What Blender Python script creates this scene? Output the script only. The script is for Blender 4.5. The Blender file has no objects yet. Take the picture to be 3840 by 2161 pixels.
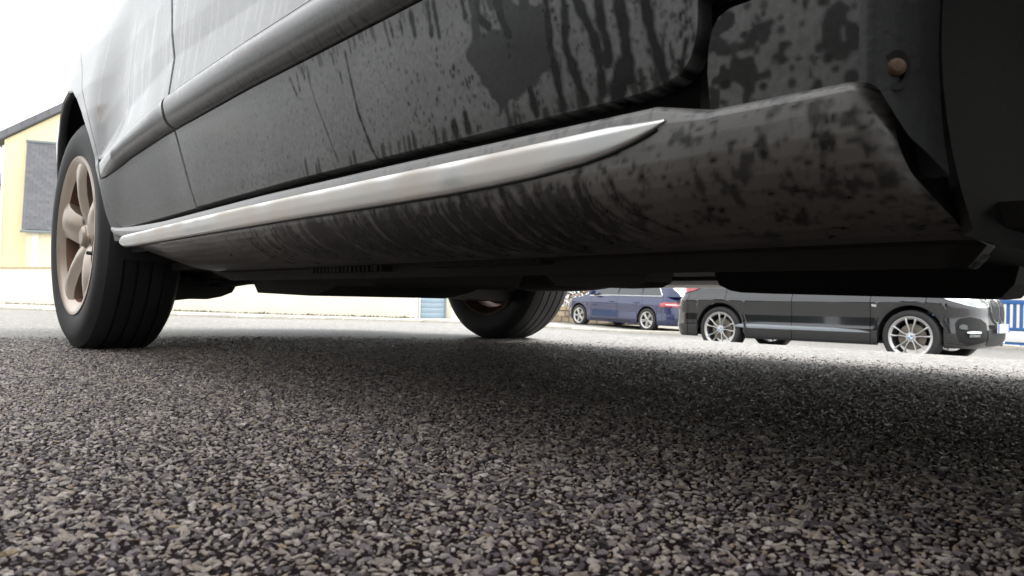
import bpy, bmesh, math, random
import numpy as np
from mathutils import Vector, Matrix

rng = np.random.default_rng(7)
random.seed(7)
scene = bpy.context.scene
COL = scene.collection

# ------------------------------------------------------------------ camera
H_CAM, ROLL, PITCH = 0.154, math.atan(0.0194), math.atan(47.5 / 2770.0)
cam_d = bpy.data.cameras.new("camera")
cam = bpy.data.objects.new("camera", cam_d)
COL.objects.link(cam)
scene.camera = cam
cam_d.sensor_width = 36.0
cam_d.lens = 36.0 * 2770.0 / 3840.0
cam_d.clip_start, cam_d.clip_end = 0.02, 2000.0
_f = Vector((0, math.cos(PITCH), math.sin(PITCH)))
_r = Vector((1, 0, 0))
_u = _r.cross(_f)
_R = _r * math.cos(ROLL) + _u * math.sin(ROLL)
_U = _u * math.cos(ROLL) - _r * math.sin(ROLL)
_m = Matrix((_R, _U, -_f)).transposed().to_4x4()
_m.translation = Vector((0, 0, H_CAM))
cam.matrix_world = _m
cam_d.dof.use_dof = True
cam_d.dof.focus_distance = 1.2
cam_d.dof.aperture_fstop = 15.0

# ------------------------------------------------------------------ world, sun, exposure
world = bpy.data.worlds.new("World")
scene.world = world
world.use_nodes = True
wn = world.node_tree
wn.nodes.clear()
sky = wn.nodes.new("ShaderNodeTexSky")
sky.sky_type = 'NISHITA'
sky.sun_disc = False
SUN_EL, SUN_AZ = math.radians(50), math.radians(70)      # azimuth from +Y towards +X
sky.sun_elevation = SUN_EL
sky.sun_rotation = SUN_AZ
sky.air_density, sky.dust_density, sky.ozone_density = 1.0, 6.0, 1.0
hsv = wn.nodes.new("ShaderNodeHueSaturation")
hsv.inputs['Saturation'].default_value = 0.16
bg = wn.nodes.new("ShaderNodeBackground")
bg.inputs['Strength'].default_value = 0.15
wo = wn.nodes.new("ShaderNodeOutputWorld")
wn.links.new(sky.outputs[0], hsv.inputs['Color'])
cloud = wn.nodes.new("ShaderNodeMix")            # even cloud cover over the clear-sky gradient
cloud.data_type = 'RGBA'
cloud.inputs[0].default_value = 0.65
cloud.inputs[7].default_value = (4.6, 4.7, 4.75, 1.0)
wn.links.new(hsv.outputs[0], cloud.inputs[6])
wn.links.new(cloud.outputs[2], bg.inputs['Color'])
wn.links.new(bg.outputs[0], wo.inputs['Surface'])
sun_d = bpy.data.lights.new("sun", 'SUN')
sun_d.energy = 1.5
sun_d.angle = math.radians(30)
sun_d.color = (1.0, 0.97, 0.93)
sun = bpy.data.objects.new("sun", sun_d)
COL.objects.link(sun)
_sd = Vector((math.sin(SUN_AZ) * math.cos(SUN_EL), math.cos(SUN_AZ) * math.cos(SUN_EL), math.sin(SUN_EL)))
sun.rotation_euler = _sd.to_track_quat('Z', 'Y').to_euler()
vs_ = scene.view_settings
vs_.view_transform = 'Standard'
vs_.look = 'None'
vs_.gamma = 1.0
vs_.use_curve_mapping = False
vs_.exposure = 1.95
scene.render.engine = 'CYCLES'
scene.cycles.max_bounces = 8
scene.cycles.diffuse_bounces = 4
scene.cycles.use_denoising = True

# ------------------------------------------------------------------ helpers
PSI = math.radians(42.5)
EU = np.array([-math.sin(PSI), math.cos(PSI), 0.0])      # along the street, rearward of the near car
EV = np.array([math.cos(PSI), math.sin(PSI), 0.0])       # across the street, away from the camera


def W(u, v, z=0.0):
    return EU * u + EV * v + np.array([0, 0, z])


def UV(p):
    p = np.asarray(p)
    return p[..., :3] @ EU, p[..., :3] @ EV


def sm(t):
    t = np.clip(t, 0, 1)
    return t * t * (3 - 2 * t)


class MB:
    """collects vertices, faces and a per-vertex 'wet' value"""
    def __init__(s):
        s.v, s.f, s.w, s.n = [], [], [], 0

    def add(s, v, f, w=None):
        v = np.asarray(v, float).reshape(-1, 3)
        s.v.append(v)
        s.f += [tuple(int(i) + s.n for i in q) for q in f]
        s.w.append(np.zeros(len(v)) if w is None else np.asarray(w, float).reshape(-1))
        s.n += len(v)
        return s

    def grid(s, P, w=None, flip=False, close_u=False, close_v=False):
        n, m = P.shape[:2]
        idx = np.arange(n * m).reshape(n, m)
        if close_u:
            idx = np.vstack([idx, idx[:1]])
        if close_v:
            idx = np.hstack([idx, idx[:, :1]])
        a, b, c, d = idx[:-1, :-1], idx[1:, :-1], idx[1:, 1:], idx[:-1, 1:]
        q = np.stack([a, b, c, d], -1).reshape(-1, 4)
        if flip:
            q = q[:, ::-1]
        return s.add(P.reshape(-1, 3), q.tolist(), None if w is None else np.asarray(w).reshape(-1))

    def box(s, lo, hi, M=None, bev=0.0):
        lo, hi = np.minimum(lo, hi).astype(float), np.maximum(lo, hi).astype(float)
        if bev <= 0:
            v = np.array([[x, y, z] for x in (lo[0], hi[0]) for y in (lo[1], hi[1]) for z in (lo[2], hi[2])])
            f = [(0, 1, 3, 2), (4, 6, 7, 5), (0, 4, 5, 1), (2, 3, 7, 6), (0, 2, 6, 4), (1, 5, 7, 3)]
        else:
            bm = bmesh.new()
            bmesh.ops.create_cube(bm, size=1.0)
            for q in bm.verts:
                q.co = Vector([(lo[i] + hi[i]) / 2 + q.co[i] * (hi[i] - lo[i]) for i in range(3)])
            b = min(bev, 0.45 * float(np.min(hi - lo)))
            bmesh.ops.bevel(bm, geom=bm.edges[:], offset=b, segments=2, affect='EDGES', profile=0.5)
            bm.verts.index_update()
            v = np.array([q.co[:] for q in bm.verts])
            f = [tuple(q.index for q in fa.verts) for fa in bm.faces]
            bm.free()
        if M is not None:
            v = v @ M[:3, :3].T + M[:3, 3]
        return s.add(v, f)

    def tube(s, pts, r, n=10, cap=True):
        pts = np.asarray(pts, float)
        r = np.broadcast_to(np.asarray(r, float), (len(pts),))
        t = np.gradient(pts, axis=0)
        t /= np.linalg.norm(t, axis=1)[:, None] + 1e-9
        up = np.array([0, 0, 1.0]) if abs(t[0][2]) < 0.9 else np.array([0, 1.0, 0])
        P = []
        for i in range(len(pts)):
            a = np.cross(t[i], up); a /= np.linalg.norm(a) + 1e-9
            b = np.cross(a, t[i])
            th = np.linspace(0, 2 * np.pi, n, endpoint=False)
            P.append(pts[i] + r[i] * (np.cos(th)[:, None] * a + np.sin(th)[:, None] * b))
        k0 = s.n
        s.grid(np.array(P), close_v=True)
        if cap:
            L = len(pts)
            s.f.append(tuple(range(k0, k0 + n)))
            s.f.append(tuple(range(k0 + (L - 1) * n, k0 + L * n))[::-1])
        return s

    def prism(s, poly, lo, hi, fn):
        """poly: 2-D outline, fn(a, b, c) -> xyz, extruded c from lo to hi"""
        n = len(poly)
        v = [fn(a, b, lo) for a, b in poly] + [fn(a, b, hi) for a, b in poly]
        f = [tuple(range(n))[::-1], tuple(range(n, 2 * n))]
        f += [(i, (i + 1) % n, n + (i + 1) % n, n + i) for i in range(n)]
        return s.add(v, f)

    def build(s, name, mat, parent=None, smooth=True, angle=35, loc=None):
        me = bpy.data.meshes.new(name)
        V = np.vstack(s.v)
        me.from_pydata(V.tolist(), [], s.f)
        me.update()
        w = np.concatenate(s.w)
        if np.any(w):
            at = me.attributes.new('wet', 'FLOAT', 'POINT')
            at.data.foreach_set('value', w.astype(np.float32))
        bm = bmesh.new()
        bm.from_mesh(me)
        bmesh.ops.recalc_face_normals(bm, faces=bm.faces[:])
        bm.to_mesh(me)
        bm.free()
        me.materials.append(mat)
        if smooth:
            me.shade_smooth()
            if angle is not None:
                me.set_sharp_from_angle(angle=math.radians(angle))
        o = bpy.data.objects.new(name, me)
        COL.objects.link(o)
        if parent is not None:
            o.parent = parent
        if loc is not None:
            o.location = loc
        return o


def tag(o, label=None, cat=None, group=None, kind=None):
    if label: o['label'] = label
    if cat: o['category'] = cat
    if group: o['group'] = group
    if kind: o['kind'] = kind
    return o


def empty(name, parent=None, loc=(0, 0, 0), rz=0.0, M=None):
    o = bpy.data.objects.new(name, None)
    COL.objects.link(o)
    o.empty_display_size = 0.1
    if parent is not None:
        o.parent = parent
    if M is not None:
        o.matrix_world = M
    else:
        o.location = loc
        o.rotation_euler = (0, 0, rz)
    return o


# ------------------------------------------------------------------ materials
class NT:
    def __init__(s, name):
        s.m = bpy.data.materials.new(name)
        s.m.use_nodes = True
        s.t = s.m.node_tree
        s.b = s.t.nodes["Principled BSDF"]
        s.out = s.t.nodes["Material Output"]

    def n(s, typ, **kw):
        nd = s.t.nodes.new("ShaderNode" + typ)
        for k, v in kw.items():
            if k in nd.inputs:
                s.set(nd.inputs[k], v)
            else:
                setattr(nd, k, v)
        return nd

    def set(s, sock, v):
        if hasattr(v, 'is_output'):
            s.t.links.new(v, sock)
        elif hasattr(v, 'outputs'):
            s.t.links.new(v.outputs[0], sock)
        else:
            if isinstance(v, tuple) and len(v) == 3 and sock.type == 'RGBA':
                v = (*v, 1.0)
            sock.default_value = v

    def p(s, **kw):
        for k, v in kw.items():
            s.set(s.b.inputs[k.replace('_', ' ')], v)
        return s

    def math(s, op, a, b=0.0, c=0.0, clamp=False):
        nd = s.t.nodes.new("ShaderNodeMath")
        nd.operation = op
        nd.use_clamp = clamp
        for i, v in enumerate((a, b, c)):
            s.set(nd.inputs[i], v)
        return nd.outputs[0]

    def mix(s, f, a, b):
        nd = s.t.nodes.new("ShaderNodeMix")
        nd.data_type = 'RGBA'
        s.set(nd.inputs[0], f); s.set(nd.inputs[6], a); s.set(nd.inputs[7], b)
        return nd.outputs[2]

    def ramp(s, f, stops, interp='LINEAR'):
        nd = s.t.nodes.new("ShaderNodeValToRGB")
        r = nd.color_ramp
        r.interpolation = interp
        while len(r.elements) < len(stops):
            r.elements.new(0.5)
        for e, (p, c) in zip(r.elements, stops):
            e.position = p
            e.color = (c, c, c, 1) if not isinstance(c, tuple) else (*c, 1)
        s.set(nd.inputs[0], f)
        return nd.outputs[0]

    def noise(s, scale, detail=3, rough=0.55, vec=None, dist=0.0):
        nd = s.n("TexNoise")
        nd.inputs['Scale'].default_value = scale
        nd.inputs['Detail'].default_value = detail
        nd.inputs['Roughness'].default_value = rough
        nd.inputs['Distortion'].default_value = dist
        s.set(nd.inputs['Vector'], vec if vec is not None else s.obj())
        return nd.outputs['Fac']

    def obj(s):
        return s.n("TexCoord").outputs['Object']

    def bump(s, h, strength=0.3, dist=0.01, nrm=None):
        nd = s.n("Bump")
        nd.inputs['Strength'].default_value = strength
        nd.inputs['Distance'].default_value = dist
        s.set(nd.inputs['Height'], h)
        if nrm is not None:
            s.set(nd.inputs['Normal'], nrm)
        s.t.links.new(nd.outputs[0], s.b.inputs['Normal'])
        return nd.outputs[0]


def simple(name, col, rough=0.5, metal=0.0, spec=0.5, var=0.15, scale=6.0, bump=0.0, coat=0.0):
    k = NT(name)
    nz = k.noise(scale, 4)
    lo = tuple(c * (1 - var) for c in col)
    hi = tuple(min(1, c * (1 + var)) for c in col)
    k.p(Base_Color=k.mix(nz, lo, hi), Roughness=k.math('MULTIPLY_ADD', nz, 0.2 * rough, rough * 0.9), Metallic=metal)
    k.b.inputs['Specular IOR Level'].default_value = spec
    if coat:
        k.p(Coat_Weight=coat, Coat_Roughness=0.04)
    if bump:
        k.bump(k.noise(scale * 12, 4), bump, 0.01)
    return k.m


M = {}
# dusty dark metallic paint of the near car: 'wet' = rinsed clean and glossy, dry = film of dust
k = NT("dusty_grey_paint")
wet = k.n("Attribute", attribute_name='wet').outputs['Fac']
film = k.ramp(k.noise(3.0, 5, 0.6), [(0.3, 0.55), (0.7, 0.95)])
speck = k.ramp(k.noise(160.0, 2), [(0.35, 0.75), (0.7, 1.0)])
dust = k.math('MULTIPLY', k.math('MULTIPLY', film, speck), k.math('SUBTRACT', 1.0, wet, clamp=True))
flake = k.noise(900.0, 1)
base = k.mix(flake, (0.016, 0.0165, 0.018), (0.028, 0.0285, 0.031))
k.p(Base_Color=k.mix(k.math('MULTIPLY', dust, 0.85), base, (0.315, 0.314, 0.310)),
    Metallic=k.math('MULTIPLY_ADD', dust, -0.55, 0.60),
    Roughness=k.math('MULTIPLY_ADD', dust, 0.22, 0.26))
k.p(Coat_Weight=k.math('MULTIPLY_ADD', dust, -0.70, 0.9), Coat_Roughness=k.math('MULTIPLY_ADD', dust, 0.12, 0.03))
M['paint'] = k.m
k = NT("dull_sill_plastic")
wet = k.n("Attribute", attribute_name='wet').outputs['Fac']
film = k.ramp(k.noise(5.0, 5, 0.65), [(0.3, 0.6), (0.7, 1.0)])
dust = k.math('MULTIPLY', film, k.math('SUBTRACT', 1.0, wet, clamp=True))
k.p(Base_Color=k.mix(k.math('MULTIPLY', dust, 0.75), (0.011, 0.011, 0.012), (0.33, 0.31, 0.29)),
    Roughness=k.math('MULTIPLY_ADD', dust, 0.22, 0.24), Metallic=0.0, Coat_Weight=0.35, Coat_Roughness=0.22)
k.bump(k.noise(500.0, 2), 0.08, 0.002)
M['sill'] = k.m
k = NT("dirty_chrome")
nz = k.noise(7.0, 2, 0.5)
dirt = k.ramp(nz, [(0.40, 0.10), (0.62, 1.0)])
k.p(Base_Color=k.mix(dirt, (0.80, 0.80, 0.80), (0.74, 0.67, 0.60)), Metallic=k.math('MULTIPLY_ADD', dirt, -0.70, 0.95),
    Roughness=k.math('MULTIPLY_ADD', dirt, 0.22, 0.30))
M['chrome_dirty'] = k.m
k = NT("tyre_rubber")
nz = k.noise(14.0, 5, 0.6)
k.p(Base_Color=k.mix(nz, (0.011, 0.011, 0.012), (0.026, 0.025, 0.025)), Roughness=0.62)
k.bump(k.noise(220.0, 2), 0.12, 0.002)
M['tyre'] = k.m
k = NT("brake_dusted_alloy")
nz = k.noise(9.0, 4)
k.p(Base_Color=k.mix(nz, (0.34, 0.25, 0.19), (0.58, 0.50, 0.42)), Metallic=0.55, Roughness=0.36)
M['alloy'] = k.m
M['alloy_in'] = simple("rusty_brake_dust", (0.17, 0.088, 0.058), 0.6, 0.3, var=0.4, scale=9)
M['plastic'] = simple("black_plastic", (0.016, 0.016, 0.017), 0.5, var=0.3, scale=8, bump=0.05)
M['liner'] = simple("dirty_liner_plastic", (0.026, 0.027, 0.027), 0.7, var=0.6, scale=14, bump=0.15)
M['under'] = simple("underseal", (0.034, 0.031, 0.029), 0.7, var=0.4, scale=6, bump=0.2)
M['under_lt'] = simple("dirty_undertray", (0.055, 0.050, 0.045), 0.7, var=0.4, scale=5, bump=0.2)
M['exhaust'] = simple("dull_exhaust_steel", (0.20, 0.18, 0.165), 0.5, 0.7, var=0.3, scale=12)
M['rust'] = simple("rusty_screw", (0.15, 0.095, 0.065), 0.75, 0.1, var=0.5, scale=60)
M['glass'] = simple("car_glass", (0.02, 0.026, 0.026), 0.05, 0.0, 1.0, var=0.05)
M['dark'] = simple("dark_gap", (0.008, 0.008, 0.008), 0.8, var=0.1)
M['black_paint'] = simple("black_metallic_paint", (0.005, 0.006, 0.0075), 0.15, 0.0, 0.5, var=0.3, scale=3, coat=1.0)
M['blue_paint'] = simple("dark_blue_paint", (0.007, 0.016, 0.075), 0.22, 0.15, 0.5, var=0.15, scale=3, coat=1.0)
M['silver'] = simple("satin_silver", (0.62, 0.63, 0.64), 0.3, 0.85, var=0.08)
M['bright_alloy'] = simple("bright_alloy", (0.55, 0.54, 0.53), 0.3, 0.6, var=0.1)
M['grey_alloy'] = simple("grey_alloy_pocket", (0.11, 0.115, 0.12), 0.4, 0.6, var=0.1)
M['disc'] = simple("brake_disc", (0.20, 0.18, 0.15), 0.45, 0.6, var=0.2, scale=10)
M['red_lens'] = simple("red_lens", (0.42, 0.012, 0.016), 0.08, 0.0, 0.7, var=0.1, coat=1.0)
M['clear_lens'] = simple("clear_lens", (0.70, 0.74, 0.74), 0.08, 0.5, 0.8, var=0.15, scale=10, coat=1.0)
M['lens_dark'] = simple("lamp_reflector", (0.20, 0.24, 0.24), 0.12, 0.5, var=0.3, scale=14, coat=1.0)
M['plate'] = simple("plate_white", (0.78, 0.80, 0.80), 0.35, var=0.03)
M['plate_blue'] = simple("plate_blue", (0.03, 0.10, 0.45), 0.35, var=0.03)
M['ink'] = simple("black_ink", (0.03, 0.03, 0.03), 0.5, var=0.05)
M['grey_strip'] = simple('grey_strip', (0.30, 0.33, 0.36), 0.35, 0.4, var=0.08)
M['badge_blue'] = simple("badge_blue", (0.06, 0.28, 0.62), 0.3, var=0.05)
M['white'] = simple("white_paint", (0.80, 0.80, 0.79), 0.4, var=0.03)


def building(name, col, stain=0.25):
    k = NT(name)
    a = k.noise(0.9, 5, 0.6)
    b = k.noise(60.0, 3)
    c = k.mix(k.ramp(a, [(0.35, 0.0), (0.75, 1.0)]), col, tuple(x * (1 - stain) for x in col))
    k.p(Base_Color=c, Roughness=0.85)
    k.bump(b, 0.25, 0.01)
    return k.m


M['cream'] = building("cream_render", (0.82, 0.785, 0.68), 0.08)
M['yellow'] = building("yellow_render", (0.80, 0.71, 0.46), 0.06)
M['pale_yellow'] = building("pale_yellow_render", (0.80, 0.73, 0.54), 0.06)
M['blocker_dark'] = building('blocker_dark_render', (0.045, 0.044, 0.042), 0.4)  # for the added light-blocking wall, dark so it bounces little light
M['coping'] = building("tan_coping", (0.55, 0.44, 0.26), 0.3)
M['trim_white'] = building("off_white_trim", (0.78, 0.75, 0.66), 0.1)
M['tan'] = building("tan_render", (0.55, 0.42, 0.30), 0.15)
M['gate_blue'] = simple("grey_blue_gate_paint", (0.17, 0.235, 0.29), 0.45, var=0.1)
M['gate_line'] = simple("pale_gate_bead", (0.42, 0.50, 0.55), 0.4, var=0.05)
M['fence_blue'] = simple("blue_fence_paint", (0.030, 0.12, 0.33), 0.45, var=0.12)
M['maroon'] = simple("maroon_door", (0.05, 0.012, 0.014), 0.5, var=0.2)
for i, cc in enumerate([(0.135, 0.137, 0.150), (0.145, 0.147, 0.160), (0.125, 0.128, 0.142), (0.155, 0.156, 0.168)]):
    M['slate%d' % i] = simple("slate_%d" % i, cc, 0.55, var=0.15, scale=9, bump=0.15)
M['zinc'] = simple("zinc_flashing", (0.22, 0.25, 0.26), 0.45, 0.4, var=0.15)
M['verge'] = simple("slate_verge", (0.10, 0.105, 0.115), 0.55, var=0.2, scale=5)
for i, cc in enumerate([(0.44, 0.34, 0.23), (0.36, 0.28, 0.20), (0.50, 0.40, 0.29)]):
    M['stone%d' % i] = simple("garden_stone_%d" % i, cc, 0.85, var=0.3, scale=9, bump=0.4)
M['leaf'] = simple("hedge_leaf", (0.062, 0.10, 0.03), 0.5, var=0.6, scale=2.5)
M['leaf_dark'] = simple('dark_hedge_leaf', (0.030, 0.034, 0.027), 0.7, var=0.4, scale=3, spec=0.1)
M['leaf_orange'] = simple("orange_leaf", (0.30, 0.15, 0.025), 0.55, var=0.5, scale=3)
M['flower'] = simple("faded_pink_flower", (0.42, 0.30, 0.27), 0.7, var=0.35, scale=3)
M['bark'] = simple("shrub_bark", (0.10, 0.07, 0.045), 0.8, var=0.3, scale=20)
M['moss'] = simple("mossy_weed", (0.12, 0.115, 0.045), 0.8, var=0.4, scale=8)

# ------------------------------------------------------------------ ground
CU = np.array([-8.0, 0.0, 1.86, 3.3, 4.1, 4.8, 5.4, 6.0, 7.2])
CV = np.array([2.86, 2.82, 2.79, 2.62, 2.20, 1.60, 0.98, 0.30, -0.9])
PL = np.array([[3.44, 10.0, -.545], [5.5, 10.0, -.545], [12.5, 16.7, -.625], [15.3, 17.0, -.565], [37.6, 5.15, -.40],
               [18.8, 11.7, -.45], [18.3, 13.6, -.47], [4.0, 15.4, -.50], [23.0, 9.1, -.47], [0.0, 12.0, -.55], [20, 30, -.5], [-8, 9, -.58]])


def crest_dist(u, v):
    best = np.full(np.shape(u), 1e9)
    for i in range(len(CU) - 1):
        a = np.array([CU[i], CV[i]]); b = np.array([CU[i + 1], CV[i + 1]])
        d = b - a
        t = np.clip(((u - a[0]) * d[0] + (v - a[1]) * d[1]) / (d @ d), 0, 1)
        best = np.minimum(best, np.hypot(u - a[0] - t * d[0], v - a[1] - t * d[1]))
    side = v - np.interp(u, CU, CV, right=-5.0)
    side = np.where(u > CU[-1], 1.0, side)
    return np.where(side > 0, best, -best)


def ground_z(u, v):
    u = np.asarray(u, float); v = np.asarray(v, float)
    d = crest_dist(u, v)
    num = 0; den = 0
    for a, b, z in PL:
        w = 1.0 / ((u - a) ** 2 + (v - b) ** 2 + 1.0) ** 1.5
        num = num + w * z; den = den + w
    plat = num / den
    # slope away from the crest, levelling out on the far side of the street
    x = np.clip(d / 7.6, 0, 1)
    s = np.where(d > 0, 1.0 - (1.0 - x) ** 1.3, 0.0)
    return plat * s


def axis(lo, hi, fine_lo, fine_hi, step, growth=1.22):
    a = list(np.arange(fine_lo, fine_hi + 1e-6, step))
    st, x = step, fine_hi
    while x < hi:
        st *= growth; x += st; a.append(x)
    st, x = step, fine_lo
    while x > lo:
        st *= growth; x -= st; a.insert(0, x)
    return np.array(a)


def asphalt(name):
    """worn asphalt; where the real stone chippings lie ('bare' = 1) only the dark binder is left"""
    k = NT(name)
    co = k.n("NewGeometry").outputs['Position']
    bare = k.n("Attribute", attribute_name='bare').outputs['Fac']
    v1 = k.n("TexVoronoi", feature='F1', Scale=112.0, Vector=co)
    ve = k.n("TexVoronoi", feature='DISTANCE_TO_EDGE', Scale=112.0, Vector=co)
    big = k.noise(0.8, 4, 0.6, co)
    patchy = k.noise(0.25, 3, 0.6, co)
    hue = k.ramp(k.n("SeparateColor", Color=v1.outputs['Color']).outputs[0],
                 [(0.0, (0.13, 0.125, 0.12)), (0.35, (0.24, 0.23, 0.21)), (0.6, (0.34, 0.325, 0.29)), (0.85, (0.28, 0.27, 0.26)), (1.0, (0.40, 0.37, 0.32))])
    gap = k.ramp(ve.outputs['Distance'], [(0.02, 0.0), (0.10, 1.0)])
    keep = k.ramp(k.n("SeparateColor", Color=v1.outputs['Color']).outputs[1], [(0.18, 0.12), (0.26, 1.0)])
    stone = k.math('MULTIPLY', gap, keep)
    col = k.mix(stone, (0.016, 0.013, 0.014), hue)
    col = k.mix(k.math('MULTIPLY', big, 0.35), col, (0.22, 0.215, 0.21))
    col = k.mix(k.ramp(patchy, [(0.45, 0.0), (0.65, 0.25)]), col, (0.10, 0.095, 0.095))
    col = k.mix(bare, col, k.mix(k.noise(60, 3, 0.6, co), (0.005, 0.0018, 0.0020), (0.013, 0.0060, 0.0065)))
    k.p(Base_Color=col, Roughness=k.math('MULTIPLY_ADD', bare, 0.3, 0.55))
    k.set(k.b.inputs['Specular IOR Level'], k.math('MULTIPLY_ADD', bare, -0.32, 0.45))
    k.bump(k.math('ADD', k.math('MULTIPLY', stone, 1.0), k.math('MULTIPLY', k.noise(300, 2, 0.5, co), 0.3)), 0.75, 0.004)
    return k.m


M['asphalt'] = asphalt("worn_asphalt")

U = axis(-250, 320, -6, 22, 0.25)
V = axis(-250, 320, -4, 20, 0.25)
UU, VV = np.meshgrid(U, V, indexing='ij')
P = UU[..., None] * EU + VV[..., None] * EV
P[..., 2] = ground_z(UU, VV)
CH_R = 3.0


def bare_mask(u, v):
    r = np.hypot(u, v)
    return np.clip((CH_R - r) / 0.7, 0, 1) * np.clip((-0.5 - crest_dist(u, v)) / 1.2, 0, 1)


rmb = MB().grid(P, flip=True)
road = rmb.build("road", M['asphalt'], smooth=True, angle=None)
at = road.data.attributes.new('bare', 'FLOAT', 'POINT')
at.data.foreach_set('value', bare_mask(UU, VV).astype(np.float32).ravel())
tag(road, "worn grey asphalt road surface with exposed pale chippings", kind='structure')

# loose-looking surface chippings close to the camera: real stones, instanced
def chip_mesh(i):
    bm = bmesh.new()
    bmesh.ops.create_icosphere(bm, subdivisions=2 if i < 4 else 1, radius=1.0)
    r = np.random.default_rng(100 + i)
    pl = [(Vector(r.normal(size=3)).normalized(), 0.42 + 0.40 * r.random()) for _ in range(15)]
    for v in bm.verts:
        for nrm, d in pl:
            e = v.co.dot(nrm)
            if e > d:
                v.co -= nrm * (e - d) * 0.97
        v.co += Vector(r.normal(size=3)) * 0.02
    me = bpy.data.meshes.new("chipping")
    for v in bm.verts:
        v.co = Vector((v.co.x * 1.25, v.co.y * (0.48 + 0.05 * i), v.co.z * 0.50))
    bm.to_mesh(me); bm.free()
    me.shade_smooth()
    me.set_sharp_from_angle(angle=math.radians(38))
    return me


k = NT("pale_chippings")
ri = k.n("ObjectInfo").outputs['Random']
col = k.ramp(ri, [(0.0, (0.059, 0.047, 0.051)), (0.15, (0.437, 0.365, 0.304)), (0.30, (0.210, 0.172, 0.183)), (0.42, (0.529, 0.454, 0.387)),
                  (0.56, (0.286, 0.241, 0.212)), (0.70, (0.113, 0.085, 0.095)), (0.83, (0.445, 0.387, 0.352)), (0.945, (0.353, 0.253, 0.150)), (0.97, (0.227, 0.150, 0.111)), (0.98, (0.655, 0.593, 0.553))], 'CONSTANT')
tn = k.noise(2.2, 4, 0.6)
wide = k.noise(1.1, 4, 0.6, k.n("NewGeometry").outputs['Position'])
film_ = k.math('MAXIMUM', k.ramp(tn, [(0.46, 0.0), (0.74, 0.85)]), k.ramp(wide, [(0.50, 0.0), (0.72, 0.35)]))
k.p(Base_Color=k.mix(film_, col, (0.042, 0.026, 0.029)), Roughness=k.math('MULTIPLY_ADD', tn, 0.45, 0.03))
k.b.inputs['Specular IOR Level'].default_value = 0.7
k.bump(k.noise(7.0, 4), 0.45, 0.10)
M['chip'] = k.m

chips_col = bpy.data.collections.new("chipping_shapes")
for i in range(8):
    me = chip_mesh(i)
    me.materials.append(M['chip'])
    chips_col.objects.link(bpy.data.objects.new("chipping", me))

def packed(sp, r0, r1, jit):
    n = int(r1 / sp) + 2
    X, Y = np.meshgrid(np.arange(-n, n + 1), np.arange(0, int(n * 1.16)), indexing='ij')
    x = (X + .5 * (Y % 2)) * sp + rng.normal(0, jit * sp, X.shape)
    y = Y * sp * .866 + rng.normal(0, jit * sp, X.shape)
    r, t = np.hypot(x, y), np.arctan2(x, y)
    m = (r > r0) & (r < r1) & (np.abs(t) < math.radians(46))
    return np.stack([x[m], y[m], np.zeros(m.sum())], 1)


layers = [(0.0062, 0.20, 2.2, .24, .0036, .30), (0.0090, 0.20, 1.5, .33, .0018, .30), (0.0075, 2.2, CH_R, .26, .0041, .30)]
pts, szs = [], []
for sp, r0, r1, jit, med, sg in layers:
    q = packed(sp, r0, r1, jit)
    pts.append(q)
    szs.append(np.clip(rng.lognormal(math.log(med), sg, len(q)), .0010, .0080))
pts, szs = np.vstack(pts), np.concatenate(szs)
pu, pv = UV(pts)
pts[:, 2] = ground_z(pu, pv) + 0.0002
keep = bare_mask(pu, pv) > rng.uniform(-0.0, 0.9, len(pts))
pts, szs = pts[keep], szs[keep]
npt = len(pts)
me = bpy.data.meshes.new("asphalt_chippings")
me.vertices.add(npt)
me.vertices.foreach_set('co', pts.astype(np.float32).ravel())
sz = szs
rot = np.stack([rng.normal(0, 0.30, npt), rng.normal(0, 0.30, npt), rng.uniform(0, 6.283, npt)], 1)
a = me.attributes.new('csize', 'FLOAT', 'POINT'); a.data.foreach_set('value', sz.astype(np.float32))
a = me.attributes.new('crot', 'FLOAT_VECTOR', 'POINT'); a.data.foreach_set('vector', rot.astype(np.float32).ravel())
a = me.attributes.new('cidx', 'INT', 'POINT'); a.data.foreach_set('value', rng.integers(0, 8, npt).astype(np.int32))
chips = bpy.data.objects.new("asphalt_chippings", me)
COL.objects.link(chips)
ng = bpy.data.node_groups.new("scatter_chippings", 'GeometryNodeTree')
ng.interface.new_socket("Geometry", in_out='INPUT', socket_type='NodeSocketGeometry')
ng.interface.new_socket("Geometry", in_out='OUTPUT', socket_type='NodeSocketGeometry')
gi = ng.nodes.new("NodeGroupInput"); go = ng.nodes.new("NodeGroupOutput")
iop = ng.nodes.new("GeometryNodeInstanceOnPoints")
ci = ng.nodes.new("GeometryNodeCollectionInfo")
ci.inputs['Collection'].default_value = chips_col
ci.inputs['Separate Children'].default_value = True
ci.inputs['Reset Children'].default_value = True


def nattr(nm, typ):
    nd = ng.nodes.new("GeometryNodeInputNamedAttribute")
    nd.data_type = typ
    nd.inputs['Name'].default_value = nm
    return nd.outputs['Attribute']


ng.links.new(gi.outputs[0], iop.inputs['Points'])
ng.links.new(ci.outputs[0], iop.inputs['Instance'])
iop.inputs['Pick Instance'].default_value = True
ng.links.new(nattr('cidx', 'INT'), iop.inputs['Instance Index'])
ng.links.new(nattr('crot', 'FLOAT_VECTOR'), iop.inputs['Rotation'])
ng.links.new(nattr('csize', 'FLOAT'), iop.inputs['Scale'])
ng.links.new(iop.outputs[0], go.inputs[0])
chips.modifiers.new("scatter", 'NODES').node_group = ng
tag(chips, "pale stone chippings bedded in the dark asphalt under the camera", "chippings", kind='stuff')

# footpath beyond the road, in front of the cream wall and stone border
M['path'] = simple("pale_footpath", (0.36, 0.335, 0.29), 0.85, var=0.25, scale=1.6, bump=0.3)


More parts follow.
